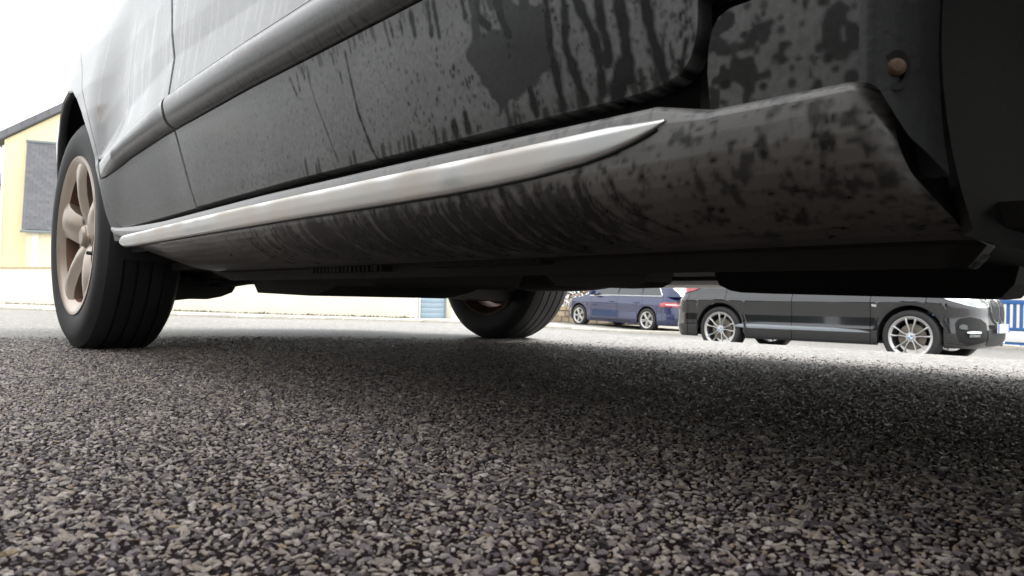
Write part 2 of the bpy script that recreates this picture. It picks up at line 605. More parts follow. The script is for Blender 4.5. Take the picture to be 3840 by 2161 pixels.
def strip_mesh(pa, pb, n, m, dz):
    """sheet between polylines pa and pb (u,v), draped dz above the ground"""
    pa, pb = np.array(pa, float), np.array(pb, float)

    def res(p):
        s = np.concatenate([[0], np.cumsum(np.hypot(*np.diff(p, axis=0).T))])
        t = np.linspace(0, s[-1], n)
        return np.stack([np.interp(t, s, p[:, 0]), np.interp(t, s, p[:, 1])], 1)
    a, b = res(pa), res(pb)
    t = np.linspace(0, 1, m)[None, :, None]
    q = a[:, None] * (1 - t) + b[:, None] * t
    Pq = q[..., :1] * EU + q[..., 1:] * EV
    Pq[..., 2] = ground_z(q[..., 0], q[..., 1]) + dz
    return Pq


WALL = [(52.0, 0.2), (37.6, 5.15), (18.9, 12.05), (18.35, 13.1)]
KERB = [(50.0, -3.6), (30.0, 4.2), (19.8, 8.3), (16.6, 11.6), (14.8, 13.9), (9.6, 15.7), (3.0, 14.6), (-4, 14.0)]
BACK = [(53.0, 1.2), (38.2, 6.0), (20.0, 14.0), (18.0, 15.4), (13.5, 20.0), (9.0, 19.6), (3.0, 19.0), (-4, 18.5)]
path = MB().grid(strip_mesh(KERB, BACK, 160, 14, 0.03), flip=True).build("footpath", M['path'], smooth=True, angle=None)
tag(path, "pale gritty footpath between road and garden walls", kind='structure')

# kerb stones along the footpath edge
kerb_s = np.array(KERB, float)
seg = np.concatenate([[0], np.cumsum(np.hypot(*np.diff(kerb_s, axis=0).T))])
M['kerb'] = simple("pale_kerb_stone", (0.52, 0.49, 0.42), 0.8, var=0.35, scale=5, bump=0.4)
kerb = empty("kerb", loc=tuple(W(19.8, 8.3, float(ground_z(19.8, 8.3)))))
tag(kerb, "row of pale worn kerb stones edging the footpath", kind='structure')
t = 14.0
kw = np.array(kerb.location)
while t < seg[-1] - 3:
    L = rng.uniform(0.45, 1.0)
    uu, vv = np.interp(t, seg, kerb_s[:, 0]), np.interp(t, seg, kerb_s[:, 1])
    u2, v2 = np.interp(t + L, seg, kerb_s[:, 0]), np.interp(t + L, seg, kerb_s[:, 1])
    p0, p1 = W(uu, vv), W(u2, v2)
    ang = math.atan2(p1[1] - p0[1], p1[0] - p0[0])
    h = 0.05 + rng.uniform(0.0, 0.035)
    Mx = np.array(Matrix.Translation(Vector((*((p0 + p1) / 2)[:2], float(ground_z((uu + u2) / 2, (vv + v2) / 2)))) - Vector(kw)) @ Matrix.Rotation(ang, 4, 'Z'))
    MB().box((-L / 2 + 0.012, -0.10, -0.15), (L / 2 - 0.012, 0.10, h), Mx, bev=0.02).build("kerb_stone", M['kerb'], kerb)
    t += L

# ------------------------------------------------------------------ wheels
def lathe(prof, n=72, axis_x=True):
    """prof: list of (x, r); revolved about the local x axis"""
    prof = np.array(prof, float)
    th = np.linspace(0, 2 * np.pi, n, endpoint=False)
    P = np.zeros((n, len(prof), 3))
    P[..., 0] = prof[None, :, 0]
    P[..., 1] = np.cos(th)[:, None] * prof[None, :, 1]
    P[..., 2] = np.sin(th)[:, None] * prof[None, :, 1]
    return P


def tyre_profile(R, rr, w, grooves):
    """outer side at x = -w/2"""
    h = w / 2
    s = 0.028 if R - rr > 0.08 else 0.016
    pr = [(-h + 0.012, rr - 0.012), (-h + 0.002, rr + 0.004), (-h - 0.002, rr + 0.018), (-h - 0.006, rr + 0.35 * (R - rr)), (-h - 0.006, rr + 0.55 * (R - rr)),
          (-h - 0.004, rr + 0.68 * (R - rr)), (-h + 0.004, R - 0.020), (-h + 0.011, R - 0.010), (-h + s, R - 0.003)]
    if grooves:
        xs = np.linspace(-h + s + 0.018, h - s - 0.018, 4)
        for x in xs:
            pr += [(x - 0.0034, R), (x - 0.0028, R - 0.0042), (x + 0.0028, R - 0.0042), (x + 0.0034, R)]
    else:
        pr += [(0, R)]
    pr += [(h - s, R - 0.003), (h - 0.011, R - 0.010), (h - 0.004, R - 0.020), (h + 0.004, rr + 0.68 * (R - rr)), (h + 0.006, rr + 0.5 * (R - rr)), (h + 0.002, rr + 0.018),
           (h - 0.002, rr), (h - 0.012, rr - 0.012)]
    return pr


def spoke(mb, pts, wid, x0, x1, rot, n_sub=1):
    """spoke in the wheel plane: pts (radius, tangential offset), widths, face depth x0(r) list, back depth x1"""
    pts = np.array(pts, float); wid = np.array(wid, float); x0 = np.array(x0, float)
    c, s = math.cos(rot), math.sin(rot)
    rows = []
    for (r, tt), w, xf in zip(pts, wid, x0):
        sec = [(xf + 0.010, -w / 2), (xf, -w / 2 + 0.30 * w), (xf - 0.002, 0), (xf, w / 2 - 0.30 * w), (xf + 0.010, w / 2), (x1, w / 2 * 0.8), (x1, -w / 2 * 0.8)]
        rows.append([(x, (r * c - (tt + q) * s), (r * s + (tt + q) * c)) for x, q in sec])
    mb.grid(np.array(rows), close_v=True)


def make_wheel(parent, loc, R, rr, w, style, face=-1, flat=True, ph=0.0, steer=0.0, dark_inner=None, faces=('tyre', 'rim')):
    wh = empty("wheel", parent, loc)
    wh.scale = (1, 1, 1)
    if face > 0:
        wh.rotation_euler = (0, 0, math.pi)
    if steer:
        wh.rotation_euler = (0, 0, wh.rotation_euler[2] + steer)
    P = lathe(tyre_profile(R, rr, w, style == 'blade5'), 120 if style == 'blade5' else 64)
    if flat:
        z = P[..., 2]
        lim = -R + 0.007
        sq = np.clip(lim + 0.018 - z, 0, 1)
        P[..., 0] += np.sign(P[..., 0]) * sq * 0.25
        P[..., 2] = np.maximum(z, lim)
    tm = MB().grid(P, close_u=True)
    if style == 'blade5':
        # transverse sipes along both shoulders
        for sgn in (-1, 1):
            for a in np.linspace(0, 2 * np.pi, 72, endpoint=False):
                pass
    tm.build("tyre", M['tyre'], wh, angle=30)
    h = w / 2
    rim = MB()
    # barrel and lip
    lip = [(-h + 0.016, rr - 0.030), (-h + 0.006, rr - 0.014), (-h - 0.001, rr - 0.006), (-h - 0.002, rr + 0.004), (-h + 0.003, rr + 0.006)]
    rim.grid(lathe(lip, 96), close_u=True)
    if style == 'blade5':
        barrel = [(-h + 0.016, rr - 0.030), (-h + 0.05, rr - 0.038), (h - 0.03, rr - 0.030), (h, rr - 0.004), (h + 0.002, rr + 0.004)]
        MB().grid(lathe(barrel, 96), close_u=True).build("rim_barrel", M['alloy_in'], wh)
        disc = [(-0.015, 0.0), (-0.015, 0.13), (-0.004, 0.13), (-0.004, 0.0)]
        MB().grid(lathe(disc, 48), close_u=True).build("brake_disc", M['disc'], wh, angle=30)
        back = [(0.012, 0.0), (0.012, 0.165), (0.03, 0.168), (0.034, 0.0)]
        MB().grid(lathe(back, 48), close_u=True).build("brake_shield", M['under'], wh, angle=30)
        for i in range(5):
            a = ph + i * 2 * math.pi / 5
            spoke(rim, [(0.035, 0), (0.07, 0), (0.11, 0), (0.15, 0), (0.18, 0.0), (rr - 0.012, 0.0)],
                  [0.074, 0.080, 0.082, 0.090, 0.112, 0.165],
                  [-h + 0.030, -h + 0.016, -h + 0.008, -h + 0.004, -h + 0.004, -h + 0.008], -h + 0.05, a)
        hubp = [(-h + 0.022, 0.0), (-h + 0.022, 0.030), (-h + 0.028, 0.034), (-h + 0.026, 0.068), (-h + 0.034, 0.078), (-h + 0.06, 0.078)]
        rim.grid(lathe(hubp, 48), close_u=True)
        rim.build("rim", M['alloy'], wh, angle=40)
        cap = [(-h + 0.014, 0.0), (-h + 0.014, 0.022), (-h + 0.020, 0.029), (-h + 0.03, 0.029)]
        MB().grid(lathe(cap, 32), close_u=True).build("hub_cap", M['alloy'], wh, angle=30)
        for i in range(5):
            a = ph + (i + 0.5) * 2 * math.pi / 5
            bp = lathe([(-h + 0.0255, 0), (-h + 0.0255, 0.007), (-h + 0.04, 0.008)], 12)
            bp = bp + np.array([0, 0.052 * math.cos(a), 0.052 * math.sin(a)])
            MB().grid(bp, close_u=True).build("wheel_bolt", M['grey_alloy'], wh, angle=30)
        a = math.radians(199)
        st = MB().tube([(-h + 0.035, 0.180 * math.cos(a), 0.180 * math.sin(a)), (-h + 0.012, 0.168 * math.cos(a), 0.168 * math.sin(a)), (-h - 0.004, 0.160 * math.cos(a), 0.160 * math.sin(a))], [0.006, 0.005, 0.005], 10)
        st.build("valve_stem", M['plastic'], wh)
    else:
        barrel = [(-h + 0.016, rr - 0.028), (-h + 0.04, rr - 0.034), (h - 0.02, rr - 0.03), (h, rr)]
        MB().grid(lathe(barrel, 64), close_u=True).build("rim_barrel", M['grey_alloy'], wh)
        dr = 0.165 if style == 'y5' else 0.15
        MB().grid(lathe([(-0.03, 0.0), (-0.03, dr), (-0.01, dr), (-0.01, 0)], 48), close_u=True).build("brake_disc", M['disc'], wh, angle=30)
        pocket = MB()
        for i in range(5):
            a = ph + i * 2 * math.pi / 5
            if style == 'y5':
                for sg in (-1, 1):
                    spoke(rim, [(0.045, sg * 0.014), (0.085, sg * 0.017), (0.125, sg * 0.026), (0.165, sg * 0.043), (0.2, sg * 0.052), (rr - 0.010, sg * 0.062)],
                          [0.022, 0.017, 0.017, 0.020, 0.025, 0.032], [-h + 0.02, -h + 0.014, -h + 0.008, -h + 0.006, -h + 0.004, -h + 0.004], -h + 0.035, a)
                pocket = MB()
                spoke(pocket, [(0.045, 0), (0.09, 0)], [0.03, 0.02], [-h + 0.032, -h + 0.024], -h + 0.04, a)
                pocket.build("rim_pocket", M['grey_alloy'], wh, angle=40)
            else:
                for sg in (-1, 1):
                    spoke(rim, [(0.04, sg * 0.012), (0.10, sg * 0.017), (0.16, sg * 0.023), (rr - 0.010, sg * 0.032)],
                          [0.022, 0.024, 0.030, 0.040], [-h + 0.018, -h + 0.010, -h + 0.006, -h + 0.005], -h + 0.035, a)
        rim.grid(lathe([(-h + 0.014, 0.0), (-h + 0.014, 0.028), (-h + 0.020, 0.032), (-h + 0.024, 0.058), (-h + 0.04, 0.062)], 32), close_u=True)
        rim.build("rim", M['bright_alloy'], wh, angle=40)
        if style == 'y5':
            for q in range(4):      # quartered roundel on the hub
                pp = [(0, 0)] + [(0.026 * math.cos(x), 0.026 * math.sin(x)) for x in np.linspace(q * math.pi / 2, (q + 1) * math.pi / 2, 7)]
                MB().prism(pp, -h + 0.009, -h + 0.013, lambda a_, b_, c_: (c_, a_, b_)).build("hub_badge", M['badge_blue'] if q % 2 else M['white'], wh, smooth=False)
        else:
            MB().grid(lathe([(-h + 0.010, 0.0), (-h + 0.010, 0.024), (-h + 0.016, 0.027)], 24), close_u=True).build("hub_cap", M['grey_alloy'], wh, angle=30)
    return wh


# ================================================================== THE NEAR CAR
O_U, O_V = 1.05, 1.33
near_car = empty("parked_car", loc=tuple(W(O_U, O_V)), rz=PSI)
tag(near_car, "dusty dark grey car with wet drip marks and silver sill strip, towering over the camera", "car")


def L3(u, v, z):
    """car coordinates (u along, v across, z up) -> local mesh coordinates"""
    u, v, z = np.broadcast_arrays(np.asarray(u, float), np.asarray(v, float), np.asarray(z, float))
    return np.stack([v - O_V, u - O_U, z], -1)


_zs = np.array([.15, .30, .34, .40, .455, .525, .605, .66, .75, .9, 1.0])
_vs = np.array([.497, .485, .478, .470, .463, .453, .4665, .468, .477, .50, .53])
_fz = np.array([.3, .60, .667, .73, .787, .854, .93, .98, 1.1])
_fv = np.array([.462, .446, .449, .462, .475, .497, .528, .545, .60])


def vb(u, z):
    u = np.asarray(u, float); z = np.asarray(z, float)
    # the crease drops towards the rear arch
    zc = np.interp(u, [1.2, 1.48, 1.78, 1.95], [.605, .605, .556, .475])
    zt = np.interp(u, [1.2, 1.48, 1.78, 1.95], [.525, .522, .488, .455])
    zz = np.where(z < zt, z * .525 / zt, np.where(z < zc, .525 + .08 * (z - zt) / (zc - zt), np.where(z < .9, .605 + (z - zc) * .295 / (.9 - zc), z)))
    a = np.interp(zz, _zs, _vs)
    b = np.interp(z, _fz, _fv)
    t = sm((u - 1.80) / 0.26)
    r = a * (1 - t) + b * t
    r = r + np.interp(u, [2.3, 2.4, 2.535, 2.61, 2.69, 2.9, 3.05, 3.15, 3.2], [0, .008, .032, .042, .058, .10, .17, .27, .40])
    tf = sm((0.10 - u) / 0.12) * 0
    r = r + tf + np.interp(u, [-1.05, -1.0, -.9, -.7, -.55, 0], [.40, .27, .15, .06, .02, 0])
    return r


# ---- dirt raster over (u, z): 1 = rinsed / wet
RU0, RU1, RZ0, RZ1, RS = 0.10, 2.0, 0.28, 0.80, 0.0010
NU, NZ = int((RU1 - RU0) / RS), int((RZ1 - RZ0) / RS)
WET = np.zeros((NU, NZ), np.float32)


def stamp(raster, ru0, rz0, path, wid, val=1.0, taper=0.0, jit=0.0, soft=0.0012):
    path = np.array(path, float)
    n = max(2, int(np.sum(np.hypot(*np.diff(path, axis=0).T)) / 0.0015))
    s = np.concatenate([[0], np.cumsum(np.hypot(*np.diff(path, axis=0).T))])
    t = np.linspace(0, s[-1], n)
    x, y = np.interp(t, s, path[:, 0]), np.interp(t, s, path[:, 1])
    ph1, ph2 = rng.uniform(0, 6, 2)
    for i in range(n):
        r = wid / 2 * (1 - taper * i / n) * (1 + jit * math.sin(t[i] * 160 + ph1) + jit * 0.7 * math.sin(t[i] * 390 + ph2))
        spot(raster, ru0, rz0, x[i], y[i], r, r, val, soft)


def spot(raster, ru0, rz0, x, y, rx, ry, val=1.0, soft=0.0012):
    i0, i1 = int((x - rx - soft - ru0) / RS), int((x + rx + soft - ru0) / RS) + 2
    j0, j1 = int((y - ry - soft - rz0) / RS), int((y + ry + soft - rz0) / RS) + 2
    i0, j0 = max(i0, 0), max(j0, 0)
    i1, j1 = min(i1, raster.shape[0]), min(j1, raster.shape[1])
    if i1 <= i0 or j1 <= j0:
        return
    a = ((np.arange(i0, i1) * RS + ru0) - x) / max(rx, 1e-4)
    b = ((np.arange(j0, j1) * RS + rz0) - y) / max(ry, 1e-4)
    d = np.hypot(a[:, None], b[None, :])
    e = soft / max(min(rx, ry), 1e-4)
    w = np.clip((1 + e - d) / (2 * e), 0, 1) * val
    raster[i0:i1, j0:j1] = np.maximum(raster[i0:i1, j0:j1], w)


def smooth_noise(nx, ny, cx, cy, seed):
    r = np.random.default_rng(seed)
    g = r.random((int(nx / cx) + 3, int(ny / cy) + 3))
    x, y = np.arange(nx) / cx, np.arange(ny) / cy
    i, j = x.astype(int), y.astype(int)
    fx, fy = sm(x - i)[:, None], sm(y - j)[None, :]
    return (g[i][:, j] * (1 - fx) * (1 - fy) + g[i + 1][:, j] * fx * (1 - fy) + g[i][:, j + 1] * (1 - fx) * fy + g[i + 1][:, j + 1] * fx * fy)


STREAKS = [([(0.92, 0.447), (0.91, 0.42), (0.896, 0.394), (0.881, 0.365), (0.863, 0.331)], 0.0018), ([(0.822, 0.461), (0.814, 0.425), (0.804, 0.384), (0.781, 0.337), (0.771, 0.322)], 0.003), ([(0.974, 0.459), (0.958, 0.434)], 0.0033), ([(0.953, 0.461), (0.948, 0.438)], 0.0029), ([(0.936, 0.465), (0.931, 0.45)], 0.0033), ([(0.923, 0.465), (0.919, 0.446)], 0.0029), ([(0.854, 0.466), (0.851, 0.453)], 0.0024), ([(0.838, 0.438), (0.835, 0.426)], 0.0024), ([(0.731, 0.475), (0.726, 0.455), (0.722, 0.445)], 0.0025), ([(0.719, 0.47), (0.715, 0.453)], 0.0027), ([(0.699, 0.466), (0.696, 0.452)], 0.0033), ([(0.678, 0.47), (0.673, 0.444)], 0.0053), ([(0.646, 0.471), (0.643, 0.438)], 0.0045), ([(0.636, 0.47), (0.63, 0.432)], 0.0042), ([(0.567, 0.453), (0.564, 0.434), (0.551, 0.423)], 0.0058), ([(0.537, 0.444), (0.532, 0.427), (0.524, 0.409)], 0.0067), ([(0.589, 0.459), (0.585, 0.441)], 0.0043), ([(0.45, 0.42), (0.45, 0.4), (0.452, 0.381), (0.443, 0.356), (0.433, 0.33)], 0.0058), ([(0.435, 0.416), (0.424, 0.393), (0.418, 0.38), (0.414, 0.363), (0.413, 0.334)], 0.0062), ([(0.411, 0.409), (0.409, 0.389), (0.404, 0.37), (0.405, 0.357)], 0.0062), ([(0.39, 0.403), (0.385, 0.379), (0.385, 0.361), (0.383, 0.338)], 0.0074), ([(0.363, 0.395), (0.359, 0.368), (0.353, 0.349), (0.349, 0.331)], 0.0063), ([(0.47, 0.383), (0.464, 0.354), (0.46, 0.328)], 0.0057), ([(0.5, 0.353), (0.494, 0.329)], 0.0055), ([(0.598, 0.347), (0.595, 0.329)], 0.0055), ([(0.618, 0.341), (0.615, 0.326)], 0.0056), ([(0.391, 0.352), (0.399, 0.322)], 0.0099), ([(0.327, 0.356), (0.333, 0.336)], 0.0032)]
BLOB = [(0.574, 0.421), (0.589, 0.402), (0.572, 0.376), (0.555, 0.355), (0.544, 0.337), (0.529, 0.346), (0.499, 0.356), (0.474, 0.362), (0.465, 0.376), (0.469, 0.41), (0.476, 0.427), (0.534, 0.443), (0.533, 0.415), (0.565, 0.421)]
for pth, wd in STREAKS:
    pth = list(pth)
    if pth[0][0] < 0.6 and pth[0][1] > 0.38:      # these start out of the picture, at the moulding
        pth = [(pth[0][0] + 0.003, 0.475)] + pth
    stamp(WET, RU0, RZ0, pth, wd * 1.6, 0.95, 0.0, 0.16)
# the big washed patch
def fill_poly(raster, ru0, rz0, poly, val):
    p = np.array(poly)
    i0, i1 = int((p[:, 0].min() - ru0) / RS), int((p[:, 0].max() - ru0) / RS) + 1
    j0, j1 = int((p[:, 1].min() - rz0) / RS), int((p[:, 1].max() - rz0) / RS) + 1
    X, Y = np.meshgrid(np.arange(i0, i1) * RS + ru0, np.arange(j0, j1) * RS + rz0, indexing='ij')
    nx = smooth_noise(*X.shape, 9, 9, 5) - 0.5
    ny = smooth_noise(*X.shape, 9, 9, 6) - 0.5
    X = X + nx * 0.010; Y = Y + ny * 0.010
    ins = np.zeros(X.shape, bool)
    for a, b in zip(p, np.roll(p, -1, 0)):
        c = ((a[1] > Y) != (b[1] > Y)) & (X < (b[0] - a[0]) * (Y - a[1]) / (b[1] - a[1] + 1e-9) + a[0])
        ins ^= c
    raster[i0:i1, j0:j1] = np.maximum(raster[i0:i1, j0:j1], ins * val)
fill_poly(WET, RU0, RZ0, BLOB, 0.72)
for q in ([(.545, .44), (.545, .475)], [(.50, .43), (.503, .475)], [(.525, .44), (.523, .475)], [(.57, .42), (.575, .475)]):
    stamp(WET, RU0, RZ0, q, .012, .8, 0, .2)
# dark drip combs hanging from the moulding and standing on the door bottom
for _ in range(46):
    x = rng.uniform(0.34, 0.95)
    ln = rng.uniform(0.006, 0.030) * (1.3 if x < 0.6 else 0.6)
    stamp(WET, RU0, RZ0, [(x, 0.474), (x - 0.2 * ln, 0.474 - ln)], rng.uniform(0.002, 0.006), 0.85, 0.2, 0.1)
for _ in range(40):
    x = rng.uniform(0.33, 1.0)
    ln = rng.uniform(0.004, 0.022)
    stamp(WET, RU0, RZ0, [(x, 0.318), (x + 0.1 * ln, 0.322 + ln)], rng.uniform(0.003, 0.008), 0.8, 0.3, 0.1)
# drops and splashes, bigger and denser towards the front wheel
for _ in range(1500):
    x = 0.32 + 1.1 * rng.random() ** 1.9
    z = 0.315 + 0.15 * rng.random() ** 1.2
    r = rng.uniform(0.0006, 0.0017) * (1.25 if x < 0.7 else 0.85)
    spot(WET, RU0, RZ0, x, z, r * rng.uniform(0.7, 1.2), r * rng.uniform(0.9, 1.9), rng.uniform(0.6, 1.0), 0.0006)
# front fender corner: large drops and washed blotches
for _ in range(120):
    x, z = rng.uniform(0.188, 0.312), rng.uniform(0.30, 0.47)
    r = rng.choice([0.0012, 0.002, 0.0032, 0.005], p=[.4, .3, .2, .1])
    spot(WET, RU0, RZ0, x, z, r, r * rng.uniform(0.8, 1.3), rng.uniform(0.6, 0.95), 0.0008)
nb = smooth_noise(NU, NZ, 16, 16, 11) * 0.6 + smooth_noise(NU, NZ, 6, 6, 12) * 0.4
uu_ = (np.arange(NU) * RS + RU0)[:, None]
WET = np.maximum(WET, np.where((uu_ < 0.312), np.clip((nb - 0.54) * 14, 0, 0.8), 0))
# upper doors: thin rinsed runs catching the sky
for _ in range(55):
    x = rng.uniform(0.85, 1.75) if rng.random() < 0.8 else rng.uniform(1.5, 2.0)
    z0 = rng.uniform(0.60, 0.80)
    z1 = rng.uniform(0.515, 0.60)
    stamp(WET, RU0, RZ0, [(x, z0), (x + rng.normal(0, .003), (z0 + z1) / 2), (x + rng.normal(0, .004), z1)], rng.uniform(0.0016, 0.0040), rng.uniform(0.6, 1.0), 0.0, 0.1)
for _ in range(70):
    x = rng.uniform(0.7, 1.9)
    zt = float(np.interp(x, [.9, 1.08, 1.25, 1.465, 1.70, 1.94], [.548, .544, .536, .522, .499, .470]))
    ln = rng.uniform(0.006, 0.024)
    stamp(WET, RU0, RZ0, [(x, zt + 0.004), (x + 0.002, zt - ln)], rng.uniform(0.0022, 0.0065), 0.95, 0.5, 0.12)
for _ in range(60):
    x = rng.uniform(0.45, 1.4)
    zt = float(np.interp(x, [.6, 1.08, 1.45, 1.71, 1.91], [.481, .474, .461, .446, .425]))
    stamp(WET, RU0, RZ0, [(x, zt), (x + 0.001, zt + rng.uniform(.004, .016))], rng.uniform(0.0015, 0.004), 0.8, 0.5, 0.1)


def sample(raster, ru0, rz0, u, z):
    i = np.clip((u - ru0) / RS, 0, raster.shape[0] - 1.001)
    j = np.clip((z - rz0) / RS, 0, raster.shape[1] - 1.001)
    a, b = i.astype(int), j.astype(int)
    fx, fy = i - a, j - b
    v = raster[a, b] * (1 - fx) * (1 - fy) + raster[a + 1, b] * fx * (1 - fy) + raster[a, b + 1] * (1 - fx) * fy + raster[a + 1, b + 1] * fx * fy
    out = (u < ru0) | (z < rz0) | (u > ru0 + raster.shape[0] * RS) | (z > rz0 + raster.shape[1] * RS)
    return np.where(out, 0, v)


LIPD = [0.020, 0.0025]
LIPS = [0.0014, 0.0014]


def panel(mb, ucols, zlo, zhi, rows, lean=None, voff=0.0, vfn=None, lips=True, wet=True, rowpow=None):
    """sheet metal panel over columns ucols between zlo(u) and zhi(u), edges folded inwards"""
    ucols = np.asarray(ucols, float)
    n, m = len(ucols), rows
    lo, hi = zlo(ucols), zhi(ucols)
    t = np.linspace(0, 1, m) if rowpow is None else rowpow
    z = lo[:, None] * (1 - t) + hi[:, None] * t
    u = np.repeat(ucols[:, None], m, 1)
    if lean is not None:
        u = u + lean(u, z)
    v = (vfn or vb)(u, z) + voff
    w = sample(WET, RU0, RZ0, u, z) if wet else np.zeros_like(u)
    if lips:
        e = np.concatenate([[0, 0], np.arange(n), [n - 1, n - 1]])
        g = np.concatenate([[0, 0], np.arange(m), [m - 1, m - 1]])
        de = np.concatenate([LIPD, np.zeros(n), LIPD[::-1]])
        dg = np.concatenate([LIPD, np.zeros(m), LIPD[::-1]])
        se = np.concatenate([[-a for a in LIPS], np.zeros(n), LIPS[::-1]])
        sg = np.concatenate([[-a for a in LIPS], np.zeros(m), LIPS[::-1]])
        u = u[e][:, g] + se[:, None]
        z = z[e][:, g] + sg[None, :]
        v = v[e][:, g] + np.maximum(de[:, None], dg[None, :])
        w = w[e][:, g]
    mb.grid(L3(u, v, z), w)
    return mb


def fmb(u): return np.interp(u, [.3, .6, 1.08, 1.45, 1.71, 1.91], [.487, .481, .474, .461, .446, .425])
def fmt(u): return np.interp(u, [.3, .9, 1.08, 1.25, 1.465, 1.70, 1.94], [.553, .548, .544, .536, .522, .499, .470])


SEAM_U = [1.834, 1.87, 1.90, 1.949, 1.966, 1.985, 2.05, 2.2, 2.33, 2.45, 2.47]
SEAM_Z = [.302, .316, .339, .418, .46, .50, .60, .745, .83, .90, .95]


def lean_fb(u, z):
    a = np.interp(z, [.3, .342, .454, .47, .6, .736, .93], [0, .022, .070, .080, .100, .157, .20])
    return a * np.clip(1 - np.abs(u - 1.376) / 0.4, 0, 1)


GAP = 0.0048
BELT = 0.95
LIP_U = [1.895, 1.896, 1.933, 1.967, 2.000, 2.04, 2.10, 2.17, 2.245, 2.306, 2.40, 2.47, 2.535, 2.61, 2.66, 2.69, 2.692]
LIP_Z = [.24, .291, .348, .425, .485, .542, .605, .655, .692, .703, .693, .668, .62, .543, .457, .337, .26]

# front door
def fd_lo(u): return np.interp(u, [.314, .3145, .317, .321, .326, .335, .348, .372, .41, .55, .72, .99, 1.376], [.41, .385, .362, .349, .340, .333, .3285, .3255, .3245, .324, .3235, .322, .314])
fine_u = np.concatenate([np.linspace(.314, .335, 16), np.arange(.3375, 1.0, .0022), np.linspace(1.002, 1.376 - GAP, 130)])
mb = MB()
panel(mb, fine_u, fd_lo, lambda u: fmb(u) - .004, 62, lean_fb)
coarse_u = np.concatenate([np.linspace(.314, .70, 60), np.arange(.704, 1.376 - GAP, .0032)])
rp = np.concatenate([np.linspace(0, .5, 60), np.linspace(.51, 1, 30)])
panel(mb, coarse_u, lambda u: fmt(u) + .002, lambda u: u * 0 + BELT, len(rp), lean_fb, rowpow=rp)
front_door = mb.build("front_door", M['paint'], near_car, angle=40)


def moulding(mb, ucols, lean):
    t = np.linspace(0, 1, 15)
    lo, hi = np.maximum(fmb(ucols) + .0005, np.interp(ucols, SEAM_U, SEAM_Z, left=0) + .003), fmt(ucols) - .0005
    z = lo[:, None] * (1 - t) + hi[:, None] * t
    u = np.repeat(ucols[:, None], len(t), 1)
    u = u + lean(u, z)
    fade = np.clip((1.96 - u) / .15, 0.08, 1)
    bulge = 0.0135 * (1 - np.abs(2 * t - 1) ** 3.2)[None, :] * fade
    v = vb(u, z) - bulge - 0.0005
    w = sample(WET, RU0, RZ0, u, z)
    e = np.concatenate([[0, 0], np.arange(len(ucols)), [len(ucols) - 1] * 2])
    g = np.concatenate([[0], np.arange(len(t)), [len(t) - 1]])
    de = np.concatenate([[.024, .002], np.zeros(len(ucols)), [.001, .008]])
    dg = np.concatenate([[.012], np.zeros(len(t)), [.012]])
    mb.grid(L3(u[e][:, g], v[e][:, g] + np.maximum(de[:, None], dg[None]), z[e][:, g]), w[e][:, g])
    return mb


moulding(MB(), np.arange(.316, 1.370, .0035), lean_fb).build("door_moulding", M['paint'], front_door, angle=50)

# rear door
def rd_lo(u): return np.where(u < 1.834, np.interp(u, [1.376, 1.834], [.3125, .3015]), np.interp(u, SEAM_U, SEAM_Z))
ru = np.concatenate([np.arange(1.376 + GAP, 1.82, .005), np.linspace(1.822, 1.958, 60)])
mb = MB()
panel(mb, ru, rd_lo, lambda u: np.maximum(fmb(u) - .004, rd_lo(u) + .001), 44, lean_fb)
ru2 = np.concatenate([np.arange(1.376 + GAP, 1.93, .004), np.linspace(1.934, 2.46, 110)])
panel(mb, ru2, lambda u: np.maximum(fmt(u) + .002, np.interp(u, SEAM_U, SEAM_Z, left=0) + 0.003), lambda u: np.maximum(BELT, np.interp(u, SEAM_U, SEAM_Z, left=0) + 0.004), 80, lean_fb)
rear_door = mb.build("rear_door", M['paint'], near_car, angle=40)
moulding(MB(), np.linspace(1.3825, 1.940, 140), lean_fb).build("door_moulding", M['paint'], rear_door, angle=50)

# rear quarter with the wheel-arch lip
def lipz(u): return np.interp(u, LIP_U, LIP_Z)
def q_lo(u): return np.where((u > 1.8955) & (u < 2.6915), lipz(u), np.where(u < 2, .275, .25))
def q_hi(u): return np.where(u < 2.47, np.interp(u, SEAM_U, SEAM_Z) - 0.003, BELT)
qu = np.concatenate([np.linspace(1.838, 1.893, 14), np.linspace(1.897, 2.68, 150), [2.686, 2.690, 2.693], np.linspace(2.70, 3.2, 40)])
mb = MB()
panel(mb, qu, q_lo, lambda u: np.maximum(q_hi(u), q_lo(u) + .001), 40)
# rolled inner edge of the arch
au = np.array(LIP_U[1:-1]); az = np.array(LIP_Z[1:-1])
tt = np.linspace(0, 1, 90); s_ = np.linspace(0, 1, len(au))
au, az = np.interp(tt, s_, au), np.interp(tt, s_, az)
va = vb(au, az)
mb.grid(np.stack([L3(au, va + .0008, az - .0004), L3(au, va + .003, az - .004), L3(au, va + .012, az - .006), L3(au, va + .022, az - .001)], 1))
quarter = mb.build("rear_quarter", M['paint'], near_car, angle=40)

# rear wheel-arch liner
th = np.linspace(math.radians(-12), math.radians(192), 60)
ring = []
for dv, rr_ in ((.015, .392), (.05, .40), (.28, .40)):
    ring.append(L3(2.306 + rr_ * np.cos(th) * np.where(np.cos(th) < 0, 1.02, 0.99), np.interp(2.306 + rr_ * np.cos(th), [1.9, 2.3, 2.69], [.47, .45, .51]) + dv, .316 + rr_ * np.sin(th)))
MB().grid(np.stack(ring, 1)).build("wheel_arch_liner", M['plastic'], near_car)
MB().box((-O_V + .75, 1.88 - O_U, .20), (-O_V + .77, 2.72 - O_U, .80)).build("inner_arch_wall", M['under'], near_car)

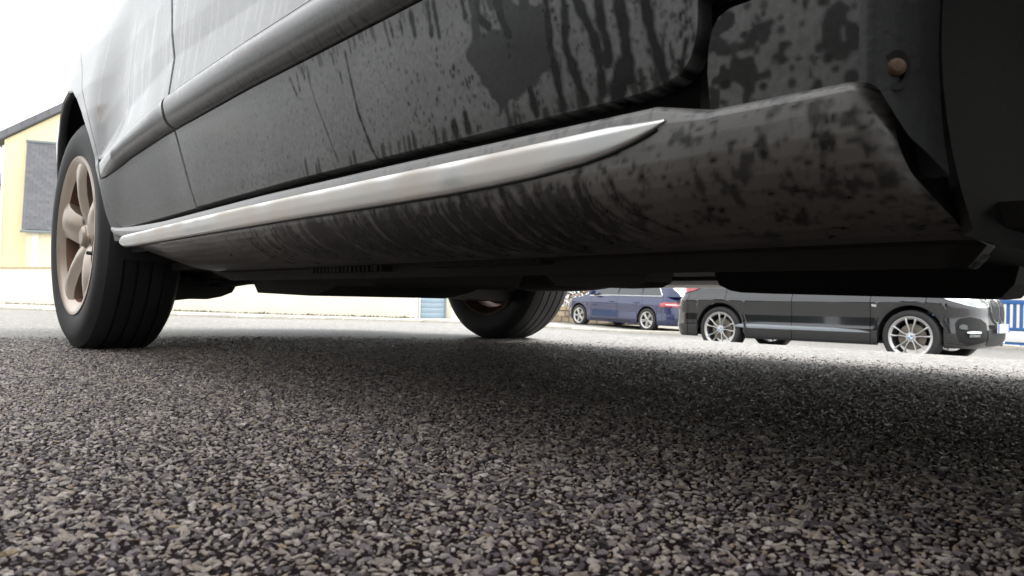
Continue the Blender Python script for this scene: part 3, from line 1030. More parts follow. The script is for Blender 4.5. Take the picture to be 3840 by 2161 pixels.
# front fender: lower piece ahead of the door, upper part, arch
def ff_lo(u): return np.interp(u, [.187, .20, .312], [.2965, .2972, .2985])
def ff_hi(u): return np.interp(u, [.187, .25, .288, .297, .3035, .307, .3095], [.372, .3705, .3685, .365, .357, .345, .328])
mb = MB()
panel(mb, np.concatenate([np.linspace(.196, .295, 60), np.linspace(.297, .3095, 14)]), ff_lo, lambda u: np.maximum(ff_hi(u), ff_lo(u) + .001), 40, voff=-0.002)
fa = np.linspace(math.pi, 0.0, 80)
FL_U, FL_Z = -.2 + .388 * np.cos(fa), .316 + .388 * np.sin(fa)
FL_U = np.concatenate([[-.5885], FL_U, [.1885]]); FL_Z = np.concatenate([[.25], FL_Z, [.30]])
def fu_lo(u): return np.where(u > .1885, .384, np.where(u < -.5885, .24, np.interp(u, FL_U, FL_Z)))
fuu = np.concatenate([np.linspace(-1.05, -.60, 30), np.linspace(-.588, .188, 90), np.linspace(.195, .309, 30)])
panel(mb, fuu, fu_lo, lambda u: u * 0 + BELT, 46)
mb.build("front_fender", M['paint'], near_car, angle=40)

# inner body behind the gaps (black)
mb = MB()
gu = np.array([.30, .7, 1.1, 1.5, 1.86, 2.0])
gz = np.array([.25, .32, .40, .5, .6, .75, .94])
G = np.stack(np.meshgrid(gu, gz, indexing='ij'), -1)
mb.grid(L3(G[..., 0], np.interp(G[..., 1], _zs, _vs) + .028, G[..., 1]))
mb.grid(L3(np.array([[.19, .19], [.33, .33]]), np.array([[.50, .51], [.50, .51]]), np.array([[.30, .60], [.30, .60]])))
mb.build("door_frame", M['dark'], near_car)

# ---- sill
SP = np.array([(.505, .309), (.478, .3075), (.466, .3062), (.460, .3040), (.4575, .3005), (.4565, .296), (.4555, .290), (.4555, .275), (.4565, .261), (.459, .252), (.4635, .243),
               (.471, .234), (.482, .225), (.497, .2162), (.515, .2095), (.540, .2045), (.568, .2020), (.592, .2005), (.596, .190), (.5975, .184), (.601, .184), (.603, .195)])
ss = np.concatenate([[0], np.cumsum(np.hypot(*np.diff(SP, axis=0).T))])
s_all = np.sort(np.concatenate([np.linspace(0, ss[-1], 84), ss]))
SV, SZ = np.interp(s_all, ss, SP[:, 0]), np.interp(s_all, ss, SP[:, 1])
# dirt raster over (u, arc length)
SR0 = 0.10
SW = np.zeros((int(1.85 / RS), int(.30 / RS)), np.float32)
S_ST = float(np.interp(-.262, -SP[:9, 1], ss[:9]))       # arc length at the lower edge of the bright strip
for _ in range(330):
    x = 0.36 + 0.85 * rng.beta(1.6, 2.2)
    s0 = S_ST + rng.uniform(0.004, 0.03)
    ln = rng.uniform(0.02, 0.11)
    dx = -rng.uniform(0.0, 0.03)
    stamp(SW, SR0, 0, [(x, s0), (x + dx * .4, s0 + ln * .5), (x + dx, s0 + ln)], rng.uniform(.0025, .0085), rng.uniform(.7, 1.0), rng.uniform(-.5, .4), .2)
for _ in range(2600):
    x = 0.14 + 1.2 * rng.random() ** 2.2
    r = .0006 + .0024 * rng.random() ** 2.5
    spot(SW, SR0, 0, x, rng.uniform(0.005, .2), r * rng.uniform(.8, 1.8), r * rng.uniform(.8, 1.3), rng.uniform(.5, 1), .0006)
nb = smooth_noise(*SW.shape, 14, 18, 21) * .55 + smooth_noise(*SW.shape, 5, 6, 22) * .45
su_ = (np.arange(SW.shape[0]) * RS + SR0)[:, None]
SW = np.maximum(SW, np.clip((nb - .63) * 9, 0, .75) * np.clip((.62 - su_) / .15, 0, 1))
SW = np.maximum(SW, np.clip((smooth_noise(*SW.shape, 40, 5, 23) - .62) * 6, 0, .5) * np.clip((su_ - .6) / .2, 0, 1))

su = np.concatenate([np.linspace(.168, .34, 80), np.arange(.3425, 1.0, .0026), np.linspace(1.004, 1.66, 150), np.linspace(1.665, 1.842, 60)])
zcut = np.interp(su, [1.50, 1.627, 1.69, 1.745, 1.815, 1.842], [.184, .2073, .220, .234, .2552, .277])
Uq = np.repeat(su[:, None], len(s_all), 1)
Zq = np.repeat(SZ[None], len(su), 0)
Vq = np.repeat(SV[None], len(su), 0)
# the ledge under the doors falls slightly towards the rear
def ledge_drop(u): return np.interp(u, [.45, .70, 1.06, 1.76, 1.85], [0, 0, -.0028, -.0165, -.0185])
Zq = Zq + ledge_drop(Uq) * np.clip((Zq - .245) / .045, 0, 1)
# ahead of the strip the top edge becomes a rounded shoulder under the fender
fr = np.clip((.345 - Uq) / .05, 0, 1)
Zq = Zq - fr * np.clip((Zq - .283) / .02, 0, 1) * .0115
Vq = Vq - fr * np.exp(-((Zq - .27) / .035) ** 2) * .003
Zq = .309 - (.309 - Zq) * (.309 - zcut[:, None]) / (.309 - .184)
# front end: raked edge that rounds inwards towards the wheel
ue = np.interp(Zq, [.184, .192, .201, .211, .222, .2366, .25, .2627, .281, .296], [.174, .167, .159, .156, .160, .1675, .1705, .172, .1755, .183])
k_ = np.clip((.30 - Uq) / .132, 0, 1)
Uq = Uq + (ue - .168) * k_
en = np.clip((k_ - .86) / .14, 0, 1)
Vq = Vq + en ** 2.2 * .014
Zq = Zq - np.where(Zq > .27, en ** 2 * .004, 0)
w = sample(SW, SR0, 0, Uq, np.repeat(s_all[None], len(su), 0))
SF = int(np.searchsorted(s_all, ss[16]))
mb = MB().grid(L3(Uq, Vq, Zq)[:, :SF + 1], w[:, :SF + 1])
# closed ends; full wet value only darkens them so no lit edge shows
for i in (0, -1):
    ring = L3(Uq[i], Vq[i], Zq[i])
    mb.grid(np.stack([ring, ring + np.array([.02, 0, 0]) * 1.0, np.repeat(ring.mean(0)[None], len(ring), 0)], 0), np.ones((3, len(ring))))
sill = mb.build("sill_panel", M['sill'], near_car, angle=55)
MB().grid(L3(Uq, Vq, Zq)[:, SF:]).build("sill_flange", M['under'], sill, angle=55)

# bright strip let into the sill
tu = np.concatenate([np.linspace(.3305, .36, 26), np.linspace(.363, .56, 70), np.linspace(.565, 1.72, 150), np.linspace(1.723, 1.765, 24)])
ztp = np.interp(tu, [.3305, .386, .521, .738, 1.162, 1.735, 1.755, 1.765], [.2922, .2948, .2930, .2922, .2885, .2782, .2755, .269])
zbt = np.interp(tu, [.3305, .340, .360, .385, .412, .471, .53, .597, .738, .947, 1.66, 1.72, 1.745, 1.757, 1.765], [.2900, .2858, .2795, .2738, .2698, .2650, .2626, .2613, .2601, .2596, .2532, .2540, .2562, .259, .263])
t = np.linspace(0, 1, 16)
z = zbt[:, None] * (1 - t) + ztp[:, None] * t
zun = z - ledge_drop(tu)[:, None] * np.clip((z - .243) / .04, 0, 1)
v = np.interp(-zun, -SP[2:14, 1], SP[2:14, 0]) - .0016 * (1 - np.abs(2 * t - 1) ** 8)[None] - .0004
u = np.repeat(tu[:, None], 16, 1)
e = np.concatenate([[0], np.arange(len(tu)), [len(tu) - 1]]); g = np.concatenate([[0], np.arange(16), [15]])
dd = np.maximum(np.concatenate([[.004], np.zeros(len(tu)), [.004]])[:, None], np.concatenate([[.004], np.zeros(16), [.004]])[None])
MB().grid(L3(u[e][:, g], v[e][:, g] + dd, z[e][:, g])).build("sill_trim", M['chrome_dirty'], sill, angle=40)
# dark joint under the trim
MB().tube(L3(tu[6:], np.interp(-(zbt[6:] - .0012), -SP[2:14, 1], SP[2:14, 0]) - .0002, zbt[6:] - .0012), .0016, 6).build("trim_joint", M['dark'], sill)

# ribbed jacking pad and small lugs under the sill
mb = MB()
for x in np.arange(.58, .80, .0042):
    mb.box(L3(x, .572, .1955), L3(x + .0022, .600, .2035))
mb.build("jacking_ribs", M['under_lt'], sill, smooth=False)
mb = MB()
for x in np.arange(.905, 1.12, .012):
    mb.box(L3(x, .575, .193), L3(x + rng.uniform(.004, .009), .600, .2035))
mb.build("sill_clips", M['under'], sill, smooth=False)
pad = MB()
pad.prism([(.60, .196), (.595, .186), (.575, .172), (.40 + .17, .170), (.46, .170), (.445, .173), (.44, .182), (.438, .196)][:3] + [(.50, .170), (.46, .171), (.448, .176), (.442, .196)], .615, .66, lambda a, b, c: tuple(L3(a + .02, c, b)))
pad.build("jacking_bracket", M['under_lt'], sill, smooth=False)

# mudguard liner ahead of the sill (faces the front wheel)
def guard(t, z):
    """t 0 = outer edge, 1 = inner"""
    u = np.interp(t, [0, .06, .15, .4, .7, 1], [.189, .184, .177, .170, .163, .158])
    v = np.interp(t, [0, .06, .15, .4, .7, 1], [.456, .450, .4515, .462, .480, .498])
    zz = np.clip((z - .316) / .40, -1, 1)
    du = -.2 + .36 * np.sqrt(np.maximum(1 - zz ** 2, .02)) - .16
    return u + du * .9, v
gt, gz = np.linspace(0, 1, 24), np.linspace(0, 1, 40)
T_, Z_ = np.meshgrid(gt, gz, indexing='ij')
zl = np.interp(T_, [0, .15, .5, 1], [.292, .285, .256, .235])
Z_ = zl + (.66 - zl) * Z_
gu_, gv_ = guard(T_, Z_)
guardp = MB().grid(L3(gu_, gv_, Z_)).grid(L3(gu_[-1:].repeat(2, 0) + np.array([[0], [.03]]), gv_[-1:].repeat(2, 0) + np.array([[0], [.002]]), Z_[-1:].repeat(2, 0))).build("mudguard", M['liner'], near_car)
pu_, pv_ = guard(np.array(.38), np.array(.297))
sc = L3(float(pu_) - .001, float(pv_), .297)
bm_ = MB()
R0 = lathe([(-.003, 0), (-.0028, .003), (-.001, .0052), (.004, .0056)], 24)
ax = np.array([-0.80, -0.60, 0.0])
rotz = Matrix.Rotation(math.atan2(0.60, 0.80), 4, 'Z')
Rm = np.array(rotz)[:3, :3]
bm_.grid(R0 @ Rm.T + sc, close_u=True)
scr = bm_.build("liner_screw", M['rust'], guardp, angle=30)
R1 = lathe([(-.0003, .0050), (-.0012, .0078), (.004, .0082)], 24)
MB().grid(R1 @ Rm.T * np.array([1, 1, 1.55]) + sc + np.array([0, 0, -.002]), close_u=True).build("screw_washer", M['dark'], guardp, angle=30)
# the arch liner proper and the front tyre behind it
th = np.linspace(math.radians(-17), math.radians(198), 70)
ring = [L3(-.27 + r * np.cos(th), th * 0 + vv, .33 + r * np.sin(th)) for vv, r in ((.515, .432), (.53, .442), (.80, .442))]
MB().grid(np.stack(ring, 1)).build("wheel_arch_liner", M['under'], near_car)
# ---- underbody
und = MB()
und.box(L3(-.95, .64, .215), L3(3.05, 2.02, .235))
floor_pan = und.build("floor_pan", M['under'], near_car, smooth=False)
tank = MB()   # fuel tank with sloping rear face
tank.prism([(1.755, .212), (1.70, .161), (1.44, .156), (1.36, .168), (1.32, .178), (1.19, .176), (1.18, .184), (1.165, .212)], .74, 1.10, lambda a, b, c: tuple(L3(a, c, b)))
tank.build("fuel_tank", M['under_lt'], near_car, smooth=False)
sub = MB()    # front undertray
sub.prism([(.275, .225), (.283, .190), (.298, .172), (.315, .1695), (.70, .1765), (.722, .180), (.745, .190), (.755, .212), (.755, .225)], 1.20, 1.30, lambda a, b, c: tuple(L3(a, c, b)))
sub.build("undertray", M['under'], near_car, smooth=False)
ex = MB()
ex.tube([L3(.60, 1.42, .222), L3(.9, 1.43, .226), L3(1.2, 1.44, .226), L3(1.7, 1.42, .228), L3(2.0, 1.40, .235)], .020, 14)
exh = ex.build("exhaust_pipe", M['exhaust'], near_car)
mu = []
for i, a in enumerate(np.linspace(0, 1, 12)):
    r = .075 * math.sqrt(max(1 - abs(2 * a - 1) ** 3.5, .02))
    thm = np.linspace(0, 2 * np.pi, 20, endpoint=False)
    mu.append(L3(1.05 + .42 * a + thm * 0, 1.30 + 1.5 * r * np.cos(thm), .228 + .66 * r * np.sin(thm)))
MB().grid(np.array(mu), close_v=True).build("muffler", M['exhaust'], near_car)
arm = MB()
# far trailing arm / spring pan, dropping towards the far wheel
arm.prism([(1.30, .225), (1.44, .197), (1.58, .176), (1.72, .163), (1.86, .152), (1.95, .150), (1.98, .19), (1.98, .225)], 2.14, 2.30, lambda a, b, c: tuple(L3(c, a, b)))
arm.build("trailing_arm", M['under'], near_car, smooth=False)
arm2 = MB()
# near trailing arm: lumpy cast part between tyre and tank, with a hole to daylight
pts = [(.665, .142), (.70, .136), (.74, .141), (.79, .141), (.83, .149), (.862, .162), (.872, .178), (.865, .192), (.80, .196), (.765, .190), (.745, .196), (.735, .206), (.70, .208), (.672, .206)]
arm2.prism(pts, 2.16, 2.30, lambda a, b, c: tuple(L3(c, a, b)))
arm2.build("trailing_arm", M['under'], near_car, smooth=False)
MB().tube([L3(2.2, .80, .182), L3(2.0, .80, .181), L3(1.8, .785, .190), L3(1.72, .78, .198)], .0045, 8).build("brake_cable", M['under'], near_car)
MB().tube([L3(2.23, .66, .225), L3(2.23, 1.2, .25), L3(2.23, 2.0, .225)], .05, 16).build("axle_beam", M['under'], near_car)
MB().tube([L3(2.31, .69, .31), L3(2.31, .80, .30)], .06, 18).build("wheel_hub", M['under'], near_car)
MB().tube([L3(2.31, 1.86, .30), L3(2.31, 1.97, .31)], .06, 18).build("wheel_hub", M['under'], near_car)

# wheels (axle centre at u 2.306 and -0.2)
R_T, R_R = .316, .213
def lw(u, v, z): return tuple(L3(u, v, z))
make_wheel(near_car, lw(2.306, .577, R_T - .007), R_T, R_R, .190, 'blade5', -1, ph=math.radians(90))
make_wheel(near_car, lw(2.306, 2.066, R_T - .007), R_T, R_R, .196, 'blade5', 1, ph=math.radians(33))
make_wheel(near_car, lw(-.27, .585, R_T - .007), R_T, R_R, .190, 'blade5', -1, ph=math.radians(40), steer=0.06)
make_wheel(near_car, lw(-.27, 2.075, R_T - .007), R_T, R_R, .190, 'blade5', 1, ph=math.radians(10), steer=0.06)

# far side, ends, bonnet, cabin (seen only from other positions, but they shade and reflect)
mb = MB()
fu = np.linspace(-1.05, 3.2, 150)
def far_lo(u):
    a = np.where(np.abs(u - 2.306) < .39, .316 + np.sqrt(np.maximum(.39 ** 2 - (u - 2.306) ** 2, 0)), .235)
    b = np.where(np.abs(u + .2) < .39, .316 + np.sqrt(np.maximum(.39 ** 2 - (u + .2) ** 2, 0)), .235)
    return np.maximum(np.maximum(a, b), .2)
t = np.linspace(0, 1, 30)
lo = far_lo(fu); z = lo[:, None] * (1 - t) + BELT * t
u = np.repeat(fu[:, None], 30, 1)
mb.grid(L3(u, 2 * O_V - vb(u, z), z))
mb.build("far_side_panel", M['paint'], near_car)
mb = MB()
mb.box(L3(.168, 2.03, .2080), L3(1.90, 2.17, .30), bev=.03)
mb.build("far_sill", M['sill'], near_car)
t = np.linspace(0, 1, 28)
zz = np.linspace(.22, BELT, 14)
for nm, ue, sg in (("rear_bumper", 3.2, 1), ("front_bumper", -1.05, -1)):
    T_, Z_ = np.meshgrid(t, zz, indexing='ij')
    v0 = vb(np.full_like(Z_, ue), Z_)
    v_ = v0 + (2 * O_V - 2 * v0) * T_
    u_ = ue + sg * (.10 * (1 - (2 * T_ - 1) ** 2) * (1 - .5 * np.clip((Z_ - .5) / .45, 0, 1)) + .02 * np.exp(-((Z_ - .42) / .1) ** 2) * (1 - (2 * T_ - 1) ** 4))
    MB().grid(L3(u_, v_, Z_)).build(nm, M['paint'], near_car)
# body top: bonnet, cabin and boot as one skin from belt to belt
def top_prof(u):
    return np.interp(u, [-1.05, -.7, -.1, .25, .62, 1.0, 1.6, 2.1, 2.5, 2.85, 3.2], [.955, .99, 1.03, 1.06, 1.28, 1.42, 1.46, 1.44, 1.36, 1.12, .96])
def half_w(u, q):
    base = O_V - vb(u, np.full_like(u, BELT))
    cabin = np.clip((top_prof(u) - 1.05) / .4, 0, 1)
    return base * (1 - .24 * cabin * q)
tu_ = np.linspace(-1.05, 3.2, 110)
tq = np.linspace(-1, 1, 41)
rows = []
for uu_i in tu_:
    zt_ = float(top_prof(uu_i)); w0 = float(O_V - vb(uu_i, BELT))
    cab = min(max((zt_ - 1.06) / .38, 0), 1)
    a = np.abs(tq) ** 1.0
    prof_z = BELT + (zt_ - BELT) * np.clip((1 - a ** (2.2 + 2.5 * cab)) , 0, 1) ** (.8 - .35 * cab)
    prof_x = np.sign(tq) * w0 * a ** (1 + .0 * cab)
    prof_x = prof_x * (1 - .16 * cab * np.clip((prof_z - BELT) / .5, 0, 1))
    rows.append(np.stack([O_V + prof_x - O_V, np.full_like(tq, uu_i - O_U), prof_z], 1))
MB().grid(np.array(rows)).build("roof_and_bonnet", M['paint'], near_car)
for sg in (-1, 1):
    gm = MB()
    poly = [(.50, .99), (1.02, 1.36), (1.55, 1.40), (2.1, 1.385), (2.62, 1.20), (2.70, 1.0), (1.5, .985)]
    gm.prism(poly, 0, .008, lambda a, b, c, sg=sg: tuple(L3(a, O_V + sg * ((O_V - vb(a, BELT)) * (1.012 - .17 * (b - BELT) / .5) + c), b)))
    gm.build("side_window", M['glass'], near_car, smooth=False)

# ================================================================== generic cars across the street
class Car:
    def __init__(s, L, Wd, zt, ins, af=.62, ar=.42, nf=2.7, nr=3.2, fi=None, ri=None):
        s.L, s.W, s.zt, s.ins, s.fi, s.ri = L, Wd, zt, ins, fi, ri
        pts, fw, rw = [], [], []
        for t in np.linspace(0, math.pi / 2, 40):
            pts.append((Wd * math.sin(t) ** (2 / nf), af * (1 - math.cos(t) ** (2 / nf)))); fw.append(math.cos(t) ** .6); rw.append(0)
        for y in np.arange(af + .02, L - ar - .01, .02):
            pts.append((Wd, y)); fw.append(0); rw.append(0)
        for t in np.linspace(math.pi / 2, 0, 36):
            pts.append((Wd * math.sin(t) ** (2 / nr), L - ar * (1 - math.cos(t) ** (2 / nr)))); fw.append(0); rw.append(math.cos(t) ** .6)
        s.p = np.array(pts); s.fw = np.array(fw); s.rw = np.array(rw)
        s.s = np.concatenate([[0], np.cumsum(np.hypot(*np.diff(s.p, axis=0).T))])
        d = np.gradient(s.p, axis=0); d /= np.linalg.norm(d, axis=1)[:, None]
        s.n = np.stack([d[:, 1], -d[:, 0]], 1)
        s.i_side = (40, len(pts) - 36)

    def s_of_y(s, y):
        a, b = s.i_side
        return float(np.interp(y, s.p[a - 20:b + 20, 1], s.s[a - 20:b + 20]))

    def S(s, q, z, side=1, off=0.0):
        """surface point at arc length q (0 = nose centre ... end = tail centre), height z"""
        q = np.asarray(q, float); z = np.asarray(z, float)
        q, z = np.broadcast_arrays(q, z)
        x, y = np.interp(q, s.s, s.p[:, 0]), np.interp(q, s.s, s.p[:, 1])
        nx, ny = np.interp(q, s.s, s.n[:, 0]), np.interp(q, s.s, s.n[:, 1])
        fw, rw = np.interp(q, s.s, s.fw), np.interp(q, s.s, s.rw)
        i = np.interp(z, s.ins[0], s.ins[1]) - off
        y2 = y - ny * i * .6 + np.interp(z, *s.fi) * fw - np.interp(z, *s.ri) * rw
        x2 = np.maximum(x - nx * i - np.where((nx < .7), i * .3 * x / s.W, 0), 0)
        return np.stack([side * x2, y2, z], -1)

    def patch(s, qs, zlo, zhi, rows, side=1, off=0.0, mb=None, lips=0.0):
        qs = np.asarray(qs, float)
        lo = zlo(qs) if callable(zlo) else np.full_like(qs, zlo)
        hi = zhi(qs) if callable(zhi) else np.full_like(qs, zhi)
        t = np.linspace(0, 1, rows)
        z = lo[:, None] * (1 - t) + hi[:, None] * t
        q = np.repeat(qs[:, None], rows, 1)
        mb = mb or MB()
        if lips:
            n, m = q.shape
            e = np.concatenate([[0], np.arange(n), [n - 1]]); g = np.concatenate([[0], np.arange(m), [m - 1]])
            d = np.maximum(np.concatenate([[lips], np.zeros(n), [lips]])[:, None], np.concatenate([[lips], np.zeros(m), [lips]])[None])
            return mb.grid(s.S(q[e][:, g], z[e][:, g], side, off - d))
        return mb.grid(s.S(q, z, side, off))


def poly_patch(car, pts, off, name, mat, par, side=1, n=14, m=8, lips=.02):
    """patch with curved outline: pts list of (q, zlo, zhi)"""
    p = np.array(pts)
    qs = np.linspace(p[0, 0], p[-1, 0], n)
    lo, hi = np.interp(qs, p[:, 0], p[:, 1]), np.interp(qs, p[:, 0], p[:, 2])
    return car.patch(qs, lambda q: lo, lambda q: np.maximum(hi, lo + .002), m, side, off, lips=lips).build(name, mat, par, angle=50)


def build_car(root, c, spec):
    paint = spec['paint']
    axles = spec['axles']; R = spec['R']; arch = spec['arch']; zb = spec['zb']
    zs = spec['belt']

    def zlo_q(q):
        y = np.interp(q, c.s, c.p[:, 1])
        z = np.full_like(q, zb)
        for a in axles:
            d = np.abs(y - a)
            on_side = np.interp(q, c.s, np.abs(c.n[:, 0])) > .6
            z = np.where((d < arch) & on_side, np.maximum(z, R + np.sqrt(np.maximum(arch ** 2 - d ** 2, 0))), z)
        return z

    def belt_q(q): return np.interp(np.interp(q, c.s, c.p[:, 1]), *zs)
    cuts = spec['cuts']
    names = ['front_fender', 'front_door', 'rear_door', 'rear_quarter']
    for side in (1, -1):
        yy = [spec['y_front']] + cuts + [spec['y_rear']]
        for nm, a, b in zip(names, yy[:-1], yy[1:]):
            qa, qb = c.s_of_y(a) + .004, c.s_of_y(b) - .004
            n = max(4, int((qb - qa) / .022))
            c.patch(np.linspace(qa, qb, n), zlo_q, belt_q, 36, side, lips=.02).build(nm, paint, root, angle=45)
    # inner dark shell
    mb = MB()
    for side in (1, -1):
        c.patch(np.linspace(c.s_of_y(spec['y_front']) - .1, c.s_of_y(spec['y_rear']) + .1, 160), zlo_q, lambda q: belt_q(q) - .01, 8, side, -.035, mb)
    mb.build("inner_shell", M['dark'], root)
    # front and rear fascia, mirrored halves in one skin
    for nm, q0, q1 in (("front_bumper", 0.0, c.s_of_y(spec['y_front']) - .004), ("rear_bumper", c.s_of_y(spec['y_rear']) + .004, c.s[-1])):
        mb = MB()
        for side in (1, -1):
            c.patch(np.linspace(q0, q1, 46), zlo_q, belt_q, 34, side, 0.0, mb)
        mb.build(nm, paint, root, angle=50)
    # bonnet
    def deck(nm, y0, y1, crown, mat):
        ys = np.linspace(y0, y1, 26)
        rows = []
        for y in ys:
            sel = c.s_of_y(y) if (y > c.p[40, 1] and y < c.p[-37, 1]) else None
            if sel is None:
                half = c.p[:45] if y < c.L / 2 else c.p[-45:][::-1]
                q = float(np.interp(y, np.maximum.accumulate(half[:, 1]) if y < c.L / 2 else np.minimum.accumulate(half[:, 1])[::-1], (c.s[:45] if y < c.L / 2 else c.s[-45:])))
            else:
                q = sel
            e = c.S(q, belt_q(np.array(q)), 1)
            a = np.linspace(-1, 1, 21)
            # edge points follow the belt line; interior crowned
            rows.append(np.stack([a * e[0], np.full(21, e[1]), e[2] + crown * (1 - np.abs(a) ** 2.6)], 1))
        MB().grid(np.array(rows)).build(nm, mat, root, angle=50)
    deck("bonnet", .012, spec['cabin'][0][0] + .05, spec['crown'], paint)
    # cabin: stations (y, z) of centre line from windscreen base to tail
    cab = np.array(spec['cabin'])
    ys = np.linspace(cab[0, 0], cab[-1, 0], 60)
    zc = np.interp(ys, cab[:, 0], cab[:, 1])
    rows = []
    tumble = spec['tumble']

    def sect(y, zt, m=25, out=0.0):
        q = c.s_of_y(min(max(y, .3), c.L - .12))
        zbel = float(belt_q(np.array(q))) - .01
        w = float(c.S(q, zbel)[0]) + out
        if zt <= zbel + .02:
            zt = zbel + .02
        hgt = zt - zbel
        a = np.linspace(0, 1, m)
        # side up to the rail, then across the roof
        ws = w - tumble * hgt
        P1 = [(w - tumble * hgt * k_, zbel + hgt * .86 * k_) for k_ in np.linspace(0, 1, 10)]
        P2 = [((ws + .0) * math.cos(k_ * math.pi / 2) ** .35, zbel + hgt * (.86 + .14 * math.sin(k_ * math.pi / 2) ** .8)) for k_ in np.linspace(.05, 1, 14)]
        return np.array(P1 + P2)
    for y, z_ in zip(ys, zc):
        h_ = sect(y, z_)
        full = np.vstack([np.stack([h_[:, 0], np.full(len(h_), y), h_[:, 1]], 1), np.stack([-h_[::-1][1:, 0], np.full(len(h_) - 1, y), h_[::-1][1:, 1]], 1)])
        rows.append(full)
    cabin = MB().grid(np.array(rows)).build("cabin", paint, root, angle=50)

    def zroof(y): return float(np.interp(y, cab[:, 0], cab[:, 1]))

    def side_pt(y, f, side, out):
        """f 0..1 from belt to rail"""
        q = c.s_of_y(min(max(y, .3), c.L - .12))
        zbel = float(belt_q(np.array(q))) - .01
        hgt = max(zroof(y) - zbel, .02)
        w = float(c.S(q, zbel)[0])
        return (side * (w - tumble * hgt * f / .86 * .86 + out), y, zbel + hgt * f)
    for side in (1, -1):
        for (ya0, ya1, yb0, yb1) in spec['windows']:        # bottom y range, top y range
            nn = 16
            rws = []
            for t_ in np.linspace(0, 1, nn):
                col_ = []
                for f in np.linspace(.07, .80, 8):
                    k_ = (f - .07) / .73
                    y = (ya0 + (yb0 - ya0) * k_) * (1 - t_) + (ya1 + (yb1 - ya1) * k_) * t_
                    col_.append(side_pt(y, f, side, .006))
                rws.append(col_)
            MB().grid(np.array(rws)).build("side_window", M['glass'], root)
        if spec.get('chrome'):
            y0, y1 = spec['chrome']
            pts_ = [side_pt(y, .035, side, .010) for y in np.linspace(y0, y1, 20)]
            w_last = spec['windows'][-1]
            pts_ += [side_pt(w_last[1] + (w_last[3] - w_last[1]) * k_ + .03, .035 + .8 * k_, side, .010) for k_ in np.linspace(.05, 1, 8)]
            MB().tube(pts_, .014, 6).build("window_trim", M['silver'], root)
    for nm, y0, y1, k0, k1 in spec['screens']:              # windscreen, rear window: strip over the cabin centre
        rws = []
        for y in np.linspace(y0, y1, 12):
            h_ = sect(y, zroof(y), out=.0)
            zt_ = zroof(y)
            wtop = h_[9, 0]
            a = np.linspace(-1, 1, 15)
            rws.append(np.stack([a * wtop * k0, np.full(15, y), zt_ - .045 * np.abs(a) ** 3 * min(1, (zt_ - zs[1][0]) * 3) * 1.0 + .008], 1))
        MB().grid(np.array(rws)).build(nm, M['glass'], root)
    # floor, arch liners
    MB().box((-c.W + .16, .35, zb + .02), (c.W - .16, c.L - .35, zb + .06)).build("floor_pan", M['dark'], root, smooth=False)
    for a in axles:
        for side in (1, -1):
            th_ = np.linspace(0, math.pi, 30)
            P_ = np.stack([np.stack([np.full(30, side * x), a + (arch + .012) * np.cos(th_), R + (arch + .012) * np.sin(th_)], 1) for x in (c.W - .045, c.W - .33)], 1)
            MB().grid(P_).build("wheel_arch_liner", M['dark'], root)
            if spec.get('arch_trim'):
                rws = []
                for t_ in np.linspace(-.12, math.pi + .12, 46):
                    row = []
                    for r_, o_ in ((arch - .004, -.012), (arch - .004, .006), (arch + .02, .012), (arch + .055, .011), (arch + .062, -.004)):
                        y, z_ = a + r_ * math.cos(t_), R + r_ * math.sin(t_)
                        row.append(c.S(c.s_of_y(y), max(z_, zb), side, o_))
                    rws.append(row)
                MB().grid(np.array(rws)).build("arch_trim", spec['arch_trim'], root, angle=50)
            make_wheel(root, (side * (c.W - spec['tw'] / 2 - .012), a, R - .007), R, spec['rr'], spec['tw'], spec['style'], face=1 if side > 0 else -1, ph=spec['ph'][axles.index(a)])


# ---- black SUV: hubs measured at the near side
pf = np.array([5.062, 9.311, -.198]); pr = np.array([3.225, 11.245, -.206])
R_S = .342
d = (pr - pf); wb = float(np.linalg.norm(d))
yax = Vector(d / wb)
zax = Vector((0, 0, 1)); xax = yax.cross(zax).normalized(); zax = xax.cross(yax).normalized()
suv_W = .91
# near side of this car is local -x
org = Vector(pf) - yax * .76 + xax * (suv_W - .12) - zax * R_S
Ms = Matrix((xax, yax, zax)).transposed().to_4x4(); Ms.translation = org
suv = empty("parked_suv", M=Ms)
tag(suv, "black suv with split spoke wheels and grey door strip, parked by the blue fence", "suv")
c = Car(4.38, suv_W, None, (np.array([.15, .24, .33, .40, .46, .58, .74, .775, .80, .88, .97, 1.02, 1.05]),
                            np.array([.050, .022, .012, .006, .014, .018, .004, .000, .010, .056, .080, .092, .11])),
        af=.56, ar=.42, nf=2.4, nr=2.9,
        fi=(np.array([.15, .24, .32, .45, .62, .72, .80, .90, 1.0, 1.05]), np.array([.10, .035, .0, .0, .02, .03, .06, .11, .22, .30])),
        ri=(np.array([.15, .25, .36, .55, .70, .80, 1.0, 1.05]), np.array([.10, .03, .0, .0, .05, .09, .14, .17])))
build_car(suv, c, dict(paint=M['black_paint'], axles=[.76, .76 + wb], R=R_S, arch=.395, zb=.215, y_front=.58, y_rear=3.99,
                       belt=(np.array([0, .15, .5, 1.2, 2.2, 3.4, 4.44]), np.array([.86, .90, .97, 1.03, 1.04, 1.06, 1.10])), cuts=[1.24, 2.30, 3.34], crown=.06,
                       cabin=[(1.02, 1.05), (1.75, 1.52), (2.2, 1.585), (3.2, 1.57), (3.9, 1.50), (4.2, 1.30), (4.38, 1.08)], tumble=.34,
                       windows=[(1.30, 2.34, 1.78, 2.34), (2.40, 3.32, 2.40, 3.26), (3.38, 3.98, 3.34, 3.75)],
                       screens=[("windscreen", 1.10, 1.74, .93, 1), ("rear_window", 3.93, 4.30, .85, 1)],
                       tw=.225, rr=.255, style='y5', arch_trim=M['black_paint'], ph=[math.radians(90), math.radians(100)]))
